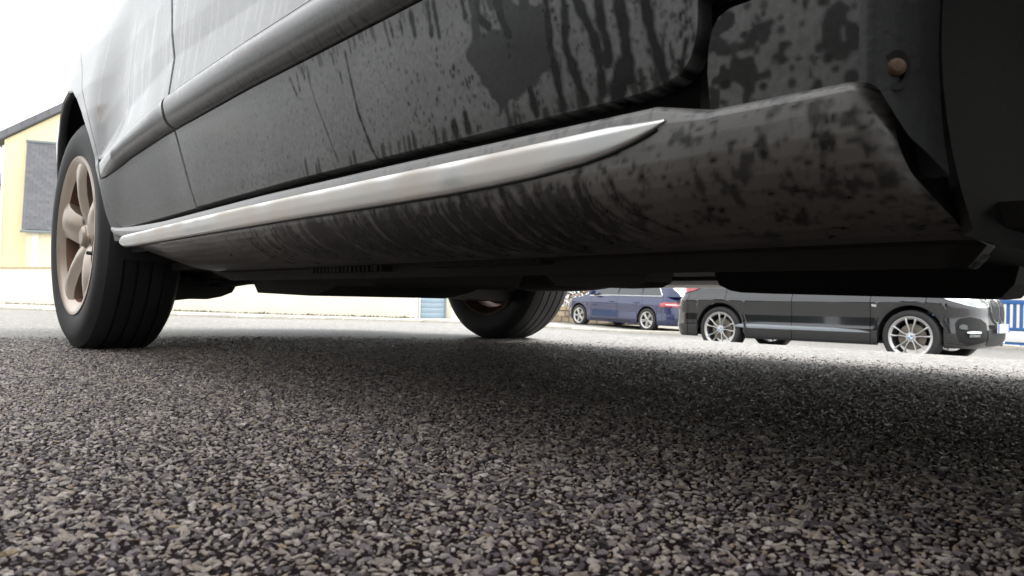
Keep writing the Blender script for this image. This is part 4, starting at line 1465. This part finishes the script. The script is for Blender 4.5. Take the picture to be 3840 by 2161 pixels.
for side in (-1, 1):
    # silver accent strip along the doors
    q0, q1 = c.s_of_y(1.24), c.s_of_y(3.20)
    pts_ = [(q0, .372, .376), (q0 + .14, .371, .402), (q0 + .5, .370, .416), (q1 - .30, .372, .428), (q1 - .12, .375, .426), (q1, .392, .397)]
    poly_patch(c, pts_, .010, "door_strip", M['grey_strip'], suv, side, 60, 5)
    # headlight, lamp insides
    ql = c.s_of_y(.50)
    poly_patch(c, [(.30, .735, .80), (.36, .720, .835), (.55, .715, .885), (.75, .745, .93), (.95, .80, .965), (1.12, .88, .985), (1.22, .955, .99)], .012, "headlight", M['clear_lens'], suv, side, 30, 8)
    poly_patch(c, [(.33, .735, .79), (.50, .728, .85), (.66, .742, .86), (.72, .77, .84)], .0165, "headlight_insert", M['lens_dark'], suv, side, 16, 5, .006)
    # kidney grille half
    poly_patch(c, [(.015, .58, .79), (.06, .535, .83), (.14, .515, .84), (.22, .555, .83), (.285, .67, .80)], .030, "grille_frame", M['silver'], suv, side, 24, 8, .03)
    gm = MB()
    for q in np.arange(.035, .26, .021):
        zl_ = float(np.interp(q, [.015, .06, .14, .22, .285], [.60, .555, .535, .58, .70])); zh_ = float(np.interp(q, [.015, .06, .14, .22, .285], [.775, .812, .82, .81, .775]))
        c.patch(np.array([q, q + .009]), zl_, max(zh_, zl_ + .01), 4, side, .044, gm, lips=.010)
    gm.build("grille_bars", M['grey_alloy'], suv, smooth=False)
    poly_patch(c, [(.03, .605, .77), (.06, .56, .808), (.14, .54, .815), (.22, .585, .805), (.27, .70, .775)], .0345, "grille_mesh", M['dark'], suv, side, 20, 6, .003)
    # lower intakes, blade, fog lamp, corner lip
    poly_patch(c, [(.42, .30, .52), (.52, .27, .575), (.70, .25, .60), (.86, .30, .575), (.90, .42, .52)], .006, "side_intake", M['dark'], suv, side, 18, 8, .004)
    poly_patch(c, [(.0, .235, .46), (.30, .235, .46), (.40, .24, .44)], .008, "lower_intake", M['plastic'], suv, side, 12, 6, .004)
    poly_patch(c, [(.56, .405, .425), (.70, .400, .430), (.77, .405, .422)], .030, "fog_lamp", M['clear_lens'], suv, side, 8, 4, .03)
    poly_patch(c, [(.58, .36, .39), (.74, .355, .39)], .028, "fog_lamp", M['lens_dark'], suv, side, 8, 4, .03)
    poly_patch(c, [(.40, .222, .245), (.50, .215, .29), (.60, .21, .275), (.75, .215, .25), (1.0, .26, .275)], .030, "corner_lip", M['black_paint'], suv, side, 24, 6, .03)
    poly_patch(c, [(.76, .45, .50), (.82, .45, .515), (.86, .46, .49)], .020, "air_vent_fin", M['grey_alloy'], suv, side, 8, 4, .02)
    # fender badge
    qb = c.s_of_y(1.19)
    poly_patch(c, [(qb - .03, .705, .735), (qb + .03, .712, .742)], .010, "fender_badge", M['silver'], suv, side, 4, 3, .008)
    # tail lamp and reflector, exhaust tip
    qr = c.s_of_y(3.99)
    poly_patch(c, [(qr - .24, .985, 1.0), (qr - .08, .915, 1.03), (qr + .15, .88, 1.035), (qr + .50, .88, 1.02)], .014, "tail_lamp", M['red_lens'], suv, side, 22, 6, .014)
    poly_patch(c, [(qr + .10, .888, .912), (qr + .45, .888, .912)], .018, "tail_lamp_lens", M['clear_lens'], suv, side, 12, 4, .01)
    poly_patch(c, [(qr + .22, .62, .67), (qr + .34, .60, .66)], .010, "rear_reflector", M['red_lens'], suv, side, 6, 4, .01)
    xt = MB().tube([tuple(c.S(c.s[-1] - .45, .30, side, .0) + np.array([0, -.10, 0])), tuple(c.S(c.s[-1] - .45, .30, side, .0) + np.array([0, .012, 0]))], .045, 16)
    xt.build("exhaust_tip", M['silver'], suv)
pl = MB()
pl.box((-.26, c.S(0, .46)[1] - .048, .405), (.26, c.S(0, .46)[1] - .036, .515))
plo = pl.build("number_plate", M['plate'], suv, smooth=False)
for x0 in (-.26, .205):
    MB().box((x0 + .003, c.S(0, .46)[1] - .0505, .408), (x0 + .052, c.S(0, .46)[1] - .0475, .512)).build("plate_band", M['plate_blue'], plo, smooth=False)

# ---- dark blue estate, further up the street, seen from its left rear
pr_e, pf_e = np.array([3.803, 20.416, -.295]), np.array([2.145, 22.697, -.239])
R_E = .322
d = pr_e - pf_e; wb = float(np.linalg.norm(d))
yax = Vector(d / wb); zax = Vector((0, 0, 1)); xax = yax.cross(zax).normalized(); zax = xax.cross(yax).normalized()
# near side is local +x or -x: the side facing the camera
est_W = .92
sgn = 1 if xax.dot(Vector((0, -1, 0))) > 0 else -1
org = Vector(pf_e) - yax * .88 - xax * sgn * (est_W - .12) - zax * R_E
Me = Matrix((xax, yax, zax)).transposed().to_4x4(); Me.translation = org
est = empty("parked_estate_car", M=Me)
tag(est, "dark blue estate car with bright window trim parked beside the flowering hedge", "car")
c = Car(4.76, est_W, None, (np.array([.14, .22, .32, .42, .52, .70, .74, .78, .90, .96, 1.0]),
                            np.array([.060, .028, .010, .014, .020, .006, .000, .014, .040, .062, .085])),
        af=.70, ar=.46, nf=2.5, nr=2.7,
        fi=(np.array([.14, .24, .35, .5, .62, .72, .85]), np.array([.10, .03, .0, .0, .03, .07, .16])),
        ri=(np.array([.14, .24, .36, .52, .66, .80, 1.0]), np.array([.09, .04, .0, .01, .06, .10, .16])))
build_car(est, c, dict(paint=M['blue_paint'], axles=[.88, .88 + wb], R=R_E, arch=.372, zb=.185, y_front=.66, y_rear=4.26,
                       belt=(np.array([0, .2, .6, 1.3, 2.4, 3.6, 4.76]), np.array([.70, .76, .85, .93, .955, .965, .98])), cuts=[1.42, 2.52, 3.52], crown=.06,
                       cabin=[(1.15, .96), (2.0, 1.37), (2.5, 1.43), (3.3, 1.42), (4.1, 1.37), (4.40, 1.30), (4.70, 1.0)], tumble=.36,
                       windows=[(1.52, 2.50, 2.02, 2.50), (2.55, 3.46, 2.55, 3.40), (3.51, 4.20, 3.46, 3.95)],
                       screens=[("windscreen", 1.24, 1.98, .93, 1), ("rear_window", 4.43, 4.66, .82, 1)],
                       tw=.215, rr=.225, style='twin5', chrome=(1.35, 4.22), ph=[math.radians(70), math.radians(60)]))
for side in (-1, 1):
    qr = c.s_of_y(4.26)
    poly_patch(c, [(qr - .06, .70, .80), (qr + .12, .695, .815), (qr + .5, .70, .81), (qr + .85, .71, .80)], .012, "tail_lamp", M['red_lens'], est, side, 24, 6, .012)
    poly_patch(c, [(qr + .16, .745, .765), (qr + .80, .745, .765)], .016, "tail_lamp_lens", M['clear_lens'], est, side, 20, 3, .006)
    poly_patch(c, [(.30, .60, .70), (.6, .60, .745), (.95, .66, .79), (1.05, .72, .79)], .012, "headlight", M['clear_lens'], est, side, 20, 6, .012)
    poly_patch(c, [(.45, .25, .42), (.85, .26, .40)], .006, "side_intake", M['dark'], est, side, 12, 5, .004)
    poly_patch(c, [(.0, .24, .66), (.22, .25, .66), (.30, .34, .60)], .012, "grille", M['plastic'], est, side, 12, 6, .01)
    q0, q1 = c.s_of_y(1.42), c.s_of_y(3.1)
    poly_patch(c, [(q0, .235, .262), (q1, .235, .262)], .010, "sill_strip", M['plastic'], est, side, 30, 3, .008)
    for yh in (2.30, 3.30):
        qh = c.s_of_y(yh)
        MB().tube([tuple(c.S(qh - .11, .785, side, .004)), tuple(c.S(qh - .09, .787, side, .030)), tuple(c.S(qh + .09, .787, side, .030)), tuple(c.S(qh + .11, .785, side, .004))], .011, 8).build("door_handle", M['blue_paint'], est)
    poly_patch(c, [(c.s[-1] - .62, .26, .34), (c.s[-1] - .50, .245, .35), (c.s[-1] - .34, .26, .34)], .014, "exhaust_trim", M['silver'], est, side, 10, 5, .02)
    # mirror: housing on a short arm
    mm = MB()
    mx = float(c.S(c.s_of_y(1.56), .95)[0])
    mm.box((side * (mx - .02), 1.53, .955), (side * (mx + .06), 1.58, .985))
    mo = mm.build("mirror_arm", M['plastic'], est, smooth=False)
    MB().box((side * (mx + .04), 1.50, .965), (side * (mx + .24), 1.63, 1.10), bev=.035).build("mirror", M['blue_paint'], est)
poly_patch(c, [(c.s[-1] - .50, .22, .33), (c.s[-1], .22, .33)], .006, "rear_diffuser", M['plastic'], est, 1, 12, 4, .004)
poly_patch(c, [(c.s[-1] - .50, .22, .33), (c.s[-1], .22, .33)], .006, "rear_diffuser", M['plastic'], est, -1, 12, 4, .004)
pe = MB()
ye = float(c.S(c.s[-1], .60)[1])
pe.box((-.26, ye + .004, .55), (.26, ye + .014, .66))
plo = pe.build("number_plate", M['plate'], est, smooth=False)

# ================================================================== cream garden wall
def gz(u, v): return float(ground_z(u, v))


def wall_run(name, mat, u0v0, u1v1, z0, z1, h0, h1, th, parent=None, back=1):
    p0, p1 = W(*u0v0), W(*u1v1)
    d = (p1 - p0); L = np.linalg.norm(d[:2]); dx = d / L
    nrm = np.array([-dx[1], dx[0], 0]) * back
    v = []
    for p, z, h in ((p0, z0, h0), (p1, z1, h1)):
        for q in (0, th):
            for zz_ in (z - .4, z + h):
                v.append((*(p + nrm * q)[:2], zz_))
    f = [(0, 1, 3, 2), (4, 6, 7, 5), (0, 4, 5, 1), (2, 3, 7, 6), (0, 2, 6, 4), (1, 5, 7, 3)]
    return MB().add(v, f)


wall_c = W(28, 8.7); wz0 = gz(28, 8.7)
gw = empty("garden_wall", loc=(wall_c[0], wall_c[1], wz0))
tag(gw, "long low cream rendered wall with tan coping below the yellow house", "wall")
A, B = (37.6, 5.15), (18.30, 12.85)
A2 = (A[0] + (A[0] - B[0]) * .8, A[1] + (A[1] - B[1]) * .8)
offm = -np.array(gw.location)
zA, zB = -.40, -.46
zA2 = zA + (zA - zB) * .8
HW = 1.50
for nm, mat, dz, h0, h1, th, o in (("render_face", M['cream'], 0, HW, HW, .20, 0),):
    mb = wall_run(nm, mat, A2, B, zA2, zB, h0, h1, th)
    mb.v = [x + offm for x in mb.v]
    mb.build(nm, mat, gw, smooth=False)
# coping stones one by one
pA, pB = W(*A2, zA2 + HW), W(*B, zB + HW)
dL = np.linalg.norm((pB - pA)[:2]); dd_ = (pB - pA) / dL
nn = int(dL / .95)
angw = math.atan2(dd_[1], dd_[0])
cop_me = None
for i in range(nn):
    p = pA + dd_ * (i + .5) * dL / nn
    if cop_me is None:
        o = MB().box((-.47, -.05, 0), (.47, .25, .065), bev=.012).build("coping_stone", M['coping'], gw)
        cop_me = o.data
    else:
        o = bpy.data.objects.new("coping_stone", cop_me); COL.objects.link(o); o.parent = gw
    o.location = Vector(p + offm) + Vector((0, 0, .002))
    o.rotation_euler = (0, -math.asin(dd_[2] / 1.0) if abs(dd_[2]) < 1 else 0, angw)
# weeds along the foot of the wall
mb = MB()
for i in range(500):
    t_ = rng.random() ** .8
    p = W(A[0] + (B[0] - A[0]) * t_, A[1] + (B[1] - A[1]) * t_) - np.array([dd_[1] * -1, dd_[0], 0]) * rng.uniform(0.0, .14)
    z = gz(*UV(p)) + .03
    h = rng.uniform(.01, .045) * (1.6 if rng.random() < .1 else 1); a_ = rng.uniform(0, 6.28); w_ = rng.uniform(.02, .06)
    c_, s_2 = math.cos(a_) * w_, math.sin(a_) * w_
    mb.add([(p[0] - c_, p[1] - s_2, z), (p[0] + c_, p[1] + s_2, z), (p[0] + c_ * .4, p[1] + s_2 * .4, z + h), (p[0] - c_ * .5, p[1] - s_2 * .3, z + h * .8)], [(0, 1, 2, 3)])
tag(mb.build("wall_weeds", M['moss'], smooth=False), "thin mossy weeds along the foot of the cream wall", "weeds", kind='stuff')

# ---- grey-blue slatted gate at the end of the wall, with a cream post
g0 = W(18.27, 13.02); g1 = W(18.42, 14.12)
dg = (g1 - g0); Lg = np.linalg.norm(dg[:2]); ag = math.atan2(dg[1], dg[0])
zg = -.475
gate = empty("slatted_gate", loc=(g0[0], g0[1], zg), rz=ag)
tag(gate, "grey blue slatted gate between the cream wall and a cream post", "gate")
sl = None
hs = .150
for i in range(9):
    if sl is None:
        o = MB().box((.02, -.02, 0), (Lg - .12, .02, hs - .012), bev=.004).build("slat", M['gate_blue'], gate)
        b_ = MB().box((.02, -.022, hs - .0118), (Lg - .12, .012, hs - .0002)).build("slat_bead", M['gate_line'], gate, smooth=False)
        sl, bl_ = o.data, b_.data
    else:
        o = bpy.data.objects.new("slat", sl); COL.objects.link(o); o.parent = gate
        b_ = bpy.data.objects.new("slat_bead", bl_); COL.objects.link(b_); b_.parent = gate
    o.location = (0, 0, .04 + i * hs); b_.location = (0, 0, .04 + i * hs)
MB().box((Lg - .115, -.03, 0), (Lg - .04, .03, 1.42)).build("gate_stile", M['gate_blue'], gate, smooth=False)
post = empty("gate_post", loc=tuple(W(18.45, 14.32, zg)), rz=ag)
tag(post, "square cream rendered post right of the slatted gate", "post")
MB().box((-.14, -.16, -.2), (.18, .16, 1.50), bev=.01).build("post_shaft", M['cream'], post)
MB().box((-.18, -.20, 1.502), (.22, .20, 1.56), bev=.012).build("post_cap", M['coping'], post)

# ---- yellow house behind the wall
def img_pt(x, y, d):
    p = (_f * 2770.0 + _R * (x - 1920.0) - _U * (y - 1080.5))
    p = np.array(p) / 2770.0 * d
    return p + np.array([0, 0, H_CAM])


h0 = np.array([-25.02, 36.1]); ha = math.radians(20)            # facade corner and direction
house = empty("yellow_house", loc=(h0[0], h0[1], -.35), rz=ha)
tag(house, "yellow rendered gabled house with slate roof and slate clad bay behind the garden wall", "house")
# local x along the facade (to the right), y away from the camera; gable towards the camera
GW, EV_Z, AP_Z = 9.6, 7.92, 11.05
mb = MB()
out_ = [(0, -.4), (GW, -.4), (GW, EV_Z), (GW / 2, AP_Z), (0, EV_Z)]
mb.prism(out_, 0, 9.0, lambda a, b, c_: (a, c_, b))
mb.build("wall", M['yellow'], house, smooth=False)
roof = MB()
for sg in (0, 1):
    a0 = np.array([-.42, EV_Z - .23]) if sg == 0 else np.array([GW + .42, EV_Z - .23])
    b0 = np.array([GW / 2, AP_Z + .02])
    t_ = .42
    pp = [tuple(a0), tuple(b0), (b0[0], b0[1] + t_), (a0[0], a0[1] + t_)]
    roof.prism(pp, -.18, 9.2, lambda a, b, c_: (a, c_, b))
rf = roof.build("roof", M['verge'], house, smooth=False)
for i in range(9):       # verge slates along the visible barge edge
    k0_, k1_ = i / 9, (i + .97) / 9
    a0 = np.array([-.42, EV_Z - .23]); b0 = np.array([GW / 2, AP_Z + .02])
    pa, pb = a0 + (b0 - a0) * k0_, a0 + (b0 - a0) * k1_
    MB().prism([(pa[0], pa[1] + .04), (pb[0], pb[1] + .04), (pb[0], pb[1] + .40), (pa[0], pa[1] + .40)], -.205, -.182, lambda a, b, c_: (a, c_, b)).build("verge_slate", M['slate%d' % (i % 3)], rf, smooth=False)
# slate-clad bay: steep slated face above a rendered ground floor
bx0, bx1 = .98, 4.5
zbt_, ztp_ = 3.52, 7.88
bay = MB().prism([(-.10, ztp_), (0.05, ztp_), (0.05, zbt_), (-.62, zbt_)], bx0, bx1, lambda a, b, c_: (c_, a, b))
bay.build("bay", M['zinc'], house, smooth=False)
MB().box((bx0 + .16, -.45, -.4), (bx1, -.001, zbt_ - .02)).build("bay_wall", M['pale_yellow'], house, smooth=False)
MB().box((bx0 + .42, -.52, -.4), (bx0 + .72, -.452, zbt_ - .03)).build("pilaster", M['trim_white'], house, smooth=False)
MB().box((bx0 - .05, -.72, zbt_ - .16), (bx1 + .05, -.615, zbt_ - .03), bev=.02).build("gutter", M['zinc'], house)
MB().box((bx0 - .04, -.17, ztp_ - .02), (bx1 + .04, .06, ztp_ + .10), bev=.015).build("bay_flashing", M['zinc'], house)
rows_n = 27
dz_ = (ztp_ - zbt_) / rows_n
sm_cache = {}
for r_ in range(rows_n):
    z_ = zbt_ + r_ * dz_
    f0 = r_ / rows_n
    y_ = -.62 + .52 * f0
    x = bx0 - (.18 if r_ % 2 else 0)
    while x < bx1:
        xa, xb = max(x, bx0), min(x + .36, bx1)
        key = (round(xb - xa, 2), int(rng.integers(4)))
        if xb - xa > .05 and xa < bx0 + 2.6:
            if key not in sm_cache:
                sm_cache[key] = MB().box((.004, -.028, .004), (xb - xa - .006, -.004, dz_ * 1.10)).build("slate", M['slate%d' % key[1]], house, smooth=False).data
                o = bpy.data.objects[-1] if False else [q for q in house.children if q.data == sm_cache[key]][0]
            else:
                o = bpy.data.objects.new("slate", sm_cache[key]); COL.objects.link(o); o.parent = house
            o.location = (xa, y_, z_)
            o.rotation_euler = (-math.atan(.52 / (ztp_ - zbt_)) + .012, 0, 0)
        x += .36
MB().tube([(-.02, -.05, EV_Z - .3), (-.02, -.05, -.3)], .05, 8).build("downpipe", M['trim_white'], house)

# lower pale neighbour at the left edge
nh = empty("pale_house", loc=(-31.8, 39.0, -.3), rz=math.radians(18))
tag(nh, "pale cream house wing at the left edge beside the yellow house", "house")
MB().box((-2.5, 0, -.4), (6.45, 6, 6.2)).build("wall", M['trim_white'], nh, smooth=False)
MB().prism([(-.3, 6.2), (6.3, 6.2), (3, 7.3)], -2.7, 6.5, lambda a, b, c_: (c_, a, b)).build("roof", M['verge'], nh, smooth=False)

# ---- stone border wall, flowering hedge and orange shrub behind the blue car
sw0, sw1 = np.array([-1.15, 27.0]), np.array([9.4, 22.0])
sd = sw1 - sw0; sL = np.linalg.norm(sd); sa = math.atan2(sd[1], sd[0])
zs_ = [gz(*UV(np.array([*sw0, 0]))), gz(*UV(np.array([*sw1, 0])))]
border = empty("stone_border_wall", loc=(sw0[0], sw0[1], -.56), rz=sa)
tag(border, "low border wall of tan stones behind the blue estate car", "wall")
MB().box((-.2, .06, -.3), (sL, .24, .52)).build("wall_core", M['stone1'], border, smooth=False)
stn = {}
for row in range(3):
    x = -.2 - rng.uniform(0, .2)
    hrow = [.20, .19, .17][row]
    zb_ = [0, .205, .40][row]
    while x < sL:
        L_ = rng.choice([.28, .36, .46])
        key = (L_, row, int(rng.integers(3)))
        if key not in stn:
            mbx = MB().box((.008, -.005, .006), (L_ - .008, .20, hrow - .006), bev=.022)
            mbx.v[0] = mbx.v[0] + rng.normal(0, .006, mbx.v[0].shape)
            o = mbx.build("stone", M['stone%d' % key[2]], border)
            stn[key] = o.data
        else:
            o = bpy.data.objects.new("stone", stn[key]); COL.objects.link(o); o.parent = border
        o.location = (x, rng.uniform(-.02, .02), zb_)
        x += L_


def leaf_cloud(n, fn, size, flat=.5, quad=True):
    mb = MB()
    V_, F_ = [], []
    for i in range(n):
        p = fn()
        s_ = size * rng.uniform(.6, 1.4)
        a = rng.normal(size=3); a /= np.linalg.norm(a)
        b = np.cross(a, rng.normal(size=3)); b /= np.linalg.norm(b) + 1e-6
        V_ += [p - a * s_, p + b * s_ * flat, p + a * s_, p - b * s_ * flat]
        F_.append((4 * i, 4 * i + 1, 4 * i + 2, 4 * i + 3))
    return mb.add(V_, F_)


hl = sL - 1.0
hedge = empty("flowering_hedge", loc=(sw0[0] + sd[0] / sL * .75 - sd[1] / sL * .5, sw0[1] + sd[1] / sL * .75 + sd[0] / sL * .5, -.2), rz=sa)
tag(hedge, "hedge of faded pink flower heads and green leaves above the stone border", "hedge")
def hp(shell=.0):
    x = rng.uniform(0, hl); y = rng.uniform(-.35, .8); z = rng.uniform(.0, 1.7 + .25 * math.sin(x * 1.7) + .2 * math.sin(x * 4.1))
    return np.array([x, y + .1 * math.sin(x * 3), z])
leaf_cloud(7000, hp, .06).build("foliage", M['leaf'], hedge, smooth=False)
fl = MB()
for i in range(1500):
    x = rng.uniform(0, hl); z = rng.uniform(.12, 1.75 + .25 * math.sin(x * 1.7))
    p = np.array([x, -.40 + rng.uniform(-.08, .12) + .1 * math.sin(x * 3), z])
    r_ = rng.uniform(.028, .055)
    vv = np.array([(1, 0, 0), (-1, 0, 0), (0, 1, 0), (0, -1, 0), (0, 0, 1), (0, 0, -1)], float) * r_ * rng.uniform(.7, 1.3, (6, 1)) + p
    fl.add(vv, [(0, 2, 4), (2, 1, 4), (1, 3, 4), (3, 0, 4), (2, 0, 5), (1, 2, 5), (3, 1, 5), (0, 3, 5)])
fo = fl.build("flower_heads", M['flower'], hedge, smooth=False)
tag(fo, kind='stuff')
shr = empty("orange_shrub", loc=(sw0[0] + .25, sw0[1] + .45, -.2), rz=sa)
tag(shr, "orange leaved shrub at the left end of the flowering hedge", "shrub")
leaf_cloud(2600, lambda: np.array([rng.normal(.25, .28), rng.normal(0, .22), abs(rng.normal(.65, .42))]), .05).build("foliage", M['leaf_orange'], shr, smooth=False)
MB().tube([(.25, 0, -.3), (.26, .02, .4), (.2, .0, 1.0)], [.03, .022, .01], 6).build("stem", M['bark'], shr)

# ---- blue picket fence with a white board on a cream plinth, far right
f0, f1 = W(5.6, 15.15), W(-2.0, 16.15)
df = f1 - f0; Lf = np.linalg.norm(df[:2]); af_ = math.atan2(df[1], df[0])
zf = -.515
fence = empty("blue_fence", loc=(f0[0], f0[1], zf), rz=af_)
fence.rotation_euler = (0, .010, af_)
tag(fence, "bright blue slatted fence with a long white board, ahead of the black suv", "fence")
pl_ = MB().box((-.2, -.04, -.3), (Lf, .22, .065), bev=.01).build("plinth", M['cream'], fence)
MB().box((-.2, -.02, .0655), (Lf, .06, .115)).build("bottom_rail", M['fence_blue'], fence, smooth=False)
MB().box((-.2, .012, .116), (Lf, .05, .335)).build("blue_backing_panel", M['fence_blue'], fence, smooth=False)
xb_ = 1.72
MB().box((xb_, -.012, .125), (xb_ + 2.6, .010, .325), bev=.008).build("white_board", M['white'], fence)
MB().box((-.2, -.02, .336), (Lf, .06, .38)).build("middle_rail", M['fence_blue'], fence, smooth=False)
MB().box((-.2, -.02, .795), (Lf, .06, .875), bev=.006).build("top_rail", M['fence_blue'], fence)
pk = None
x = -.2
while x < Lf - .1:
    if pk is None:
        o = MB().box((0, .0, .3802), (.052, .04, .7948)).build("picket", M['fence_blue'], fence, smooth=False)
        pk = o.data
    else:
        o = bpy.data.objects.new("picket", pk); COL.objects.link(o); o.parent = fence
    o.location = (x, 0, 0)
    x += .098
# house behind the fence: cream wall, pale post, maroon door
bh = empty("cream_house", loc=tuple(f0 + df / Lf * 0 + np.array([-df[1], df[0], 0]) / Lf * 3.2 + np.array([0, 0, -.5])), rz=af_)
tag(bh, "cream house front with a dark maroon door behind the blue fence", "house")
MB().box((-3, .0, -.3), (3.55, 5, 5.2)).build("wall", M['cream'], bh, smooth=False)
MB().box((3.5501, .02, -.3), (4.75, 5, 5.2)).build("door", M['maroon'], bh, smooth=False)
MB().box((4.7501, .0, -.3), (9, 5, 5.2)).build("wall", M['cream'], bh, smooth=False)
MB().prism([(-.5, 5.2), (5.5, 5.2), (2.5, 7.6)], -3.4, 9.4, lambda a, b, c_: (c_, a, b)).build("roof", M['verge'], bh, smooth=False)
MB().box((3.35, -.06, -.3), (3.545, -.002, 3.0)).build("door_surround", M['trim_white'], bh, smooth=False)

# ---- camera side of the street: hedge and tan house mirrored in the paintwork; wall and tall hedge added as blockers
def hedge_run(u0, u1, v0, v1, hgt, label, n):
    o = empty("unseen_hedge", loc=tuple(W((u0 + u1) / 2, (v0 + v1) / 2)), rz=PSI)
    tag(o, label, "hedge")
    a, b = (v1 - v0) / 2, (u1 - u0) / 2
    MB().box((-a, -b, -.02), (a, b, hgt), bev=.12).build("hedge_core", M['leaf_dark'], o)
    f_ = MB()
    leaf_cloud(n, lambda: np.array([rng.uniform(a - .12, a + .10), rng.uniform(-b, b), rng.uniform(0, hgt + .08)]), .045).build("foliage", M['leaf_dark'], o, smooth=False)
blocker_wall = empty("light_blocking_wall", loc=tuple(W(-2.2, -0.80)), rz=PSI)  # added out of view to keep sky light off ground and car side
tag(blocker_wall, "added dark wall behind the camera, blocking sky light on the parked car", "wall")
MB().box((-.15, -4.0, -.05), (.15, 3.0, 2.55)).build("wall", M['blocker_dark'], blocker_wall, smooth=False)
MB().box((-.22, -4.05, 2.552), (.22, 3.05, 2.63), bev=.02).build("coping", M['verge'], blocker_wall)
hedge_run(1.3, 9.6, -4.7, -3.4, 2.1, "added tall dark hedge, out of view, darkening the reflections in the front door", 9000)  # added out of view as something dark for the door to reflect
hedge_run(10.4, 18.5, -4.4, -3.2, 1.5, "lower clipped hedge on the camera side, mirrored in the rear door", 5000)
th_ = empty("tan_house", loc=tuple(W(22.0, -8.0)), rz=PSI)
tag(th_, "tan rendered house on the camera side, mirrored in the car door", "house")
MB().box((-6, -4, -.3), (0, 5, 3.0)).build("wall", M['tan'], th_, smooth=False)
MB().prism([(-6.4, 3.0), (.4, 3.0), (-3, 5.6)], -4.3, 5.3, lambda a, b, c_: (a, c_, b)).build("roof", M['verge'], th_, smooth=False)
MB().box((-3.4, 1.6, 4.6), (-2.6, 2.6, 6.6)).build("chimney", M['tan'], th_, smooth=False)
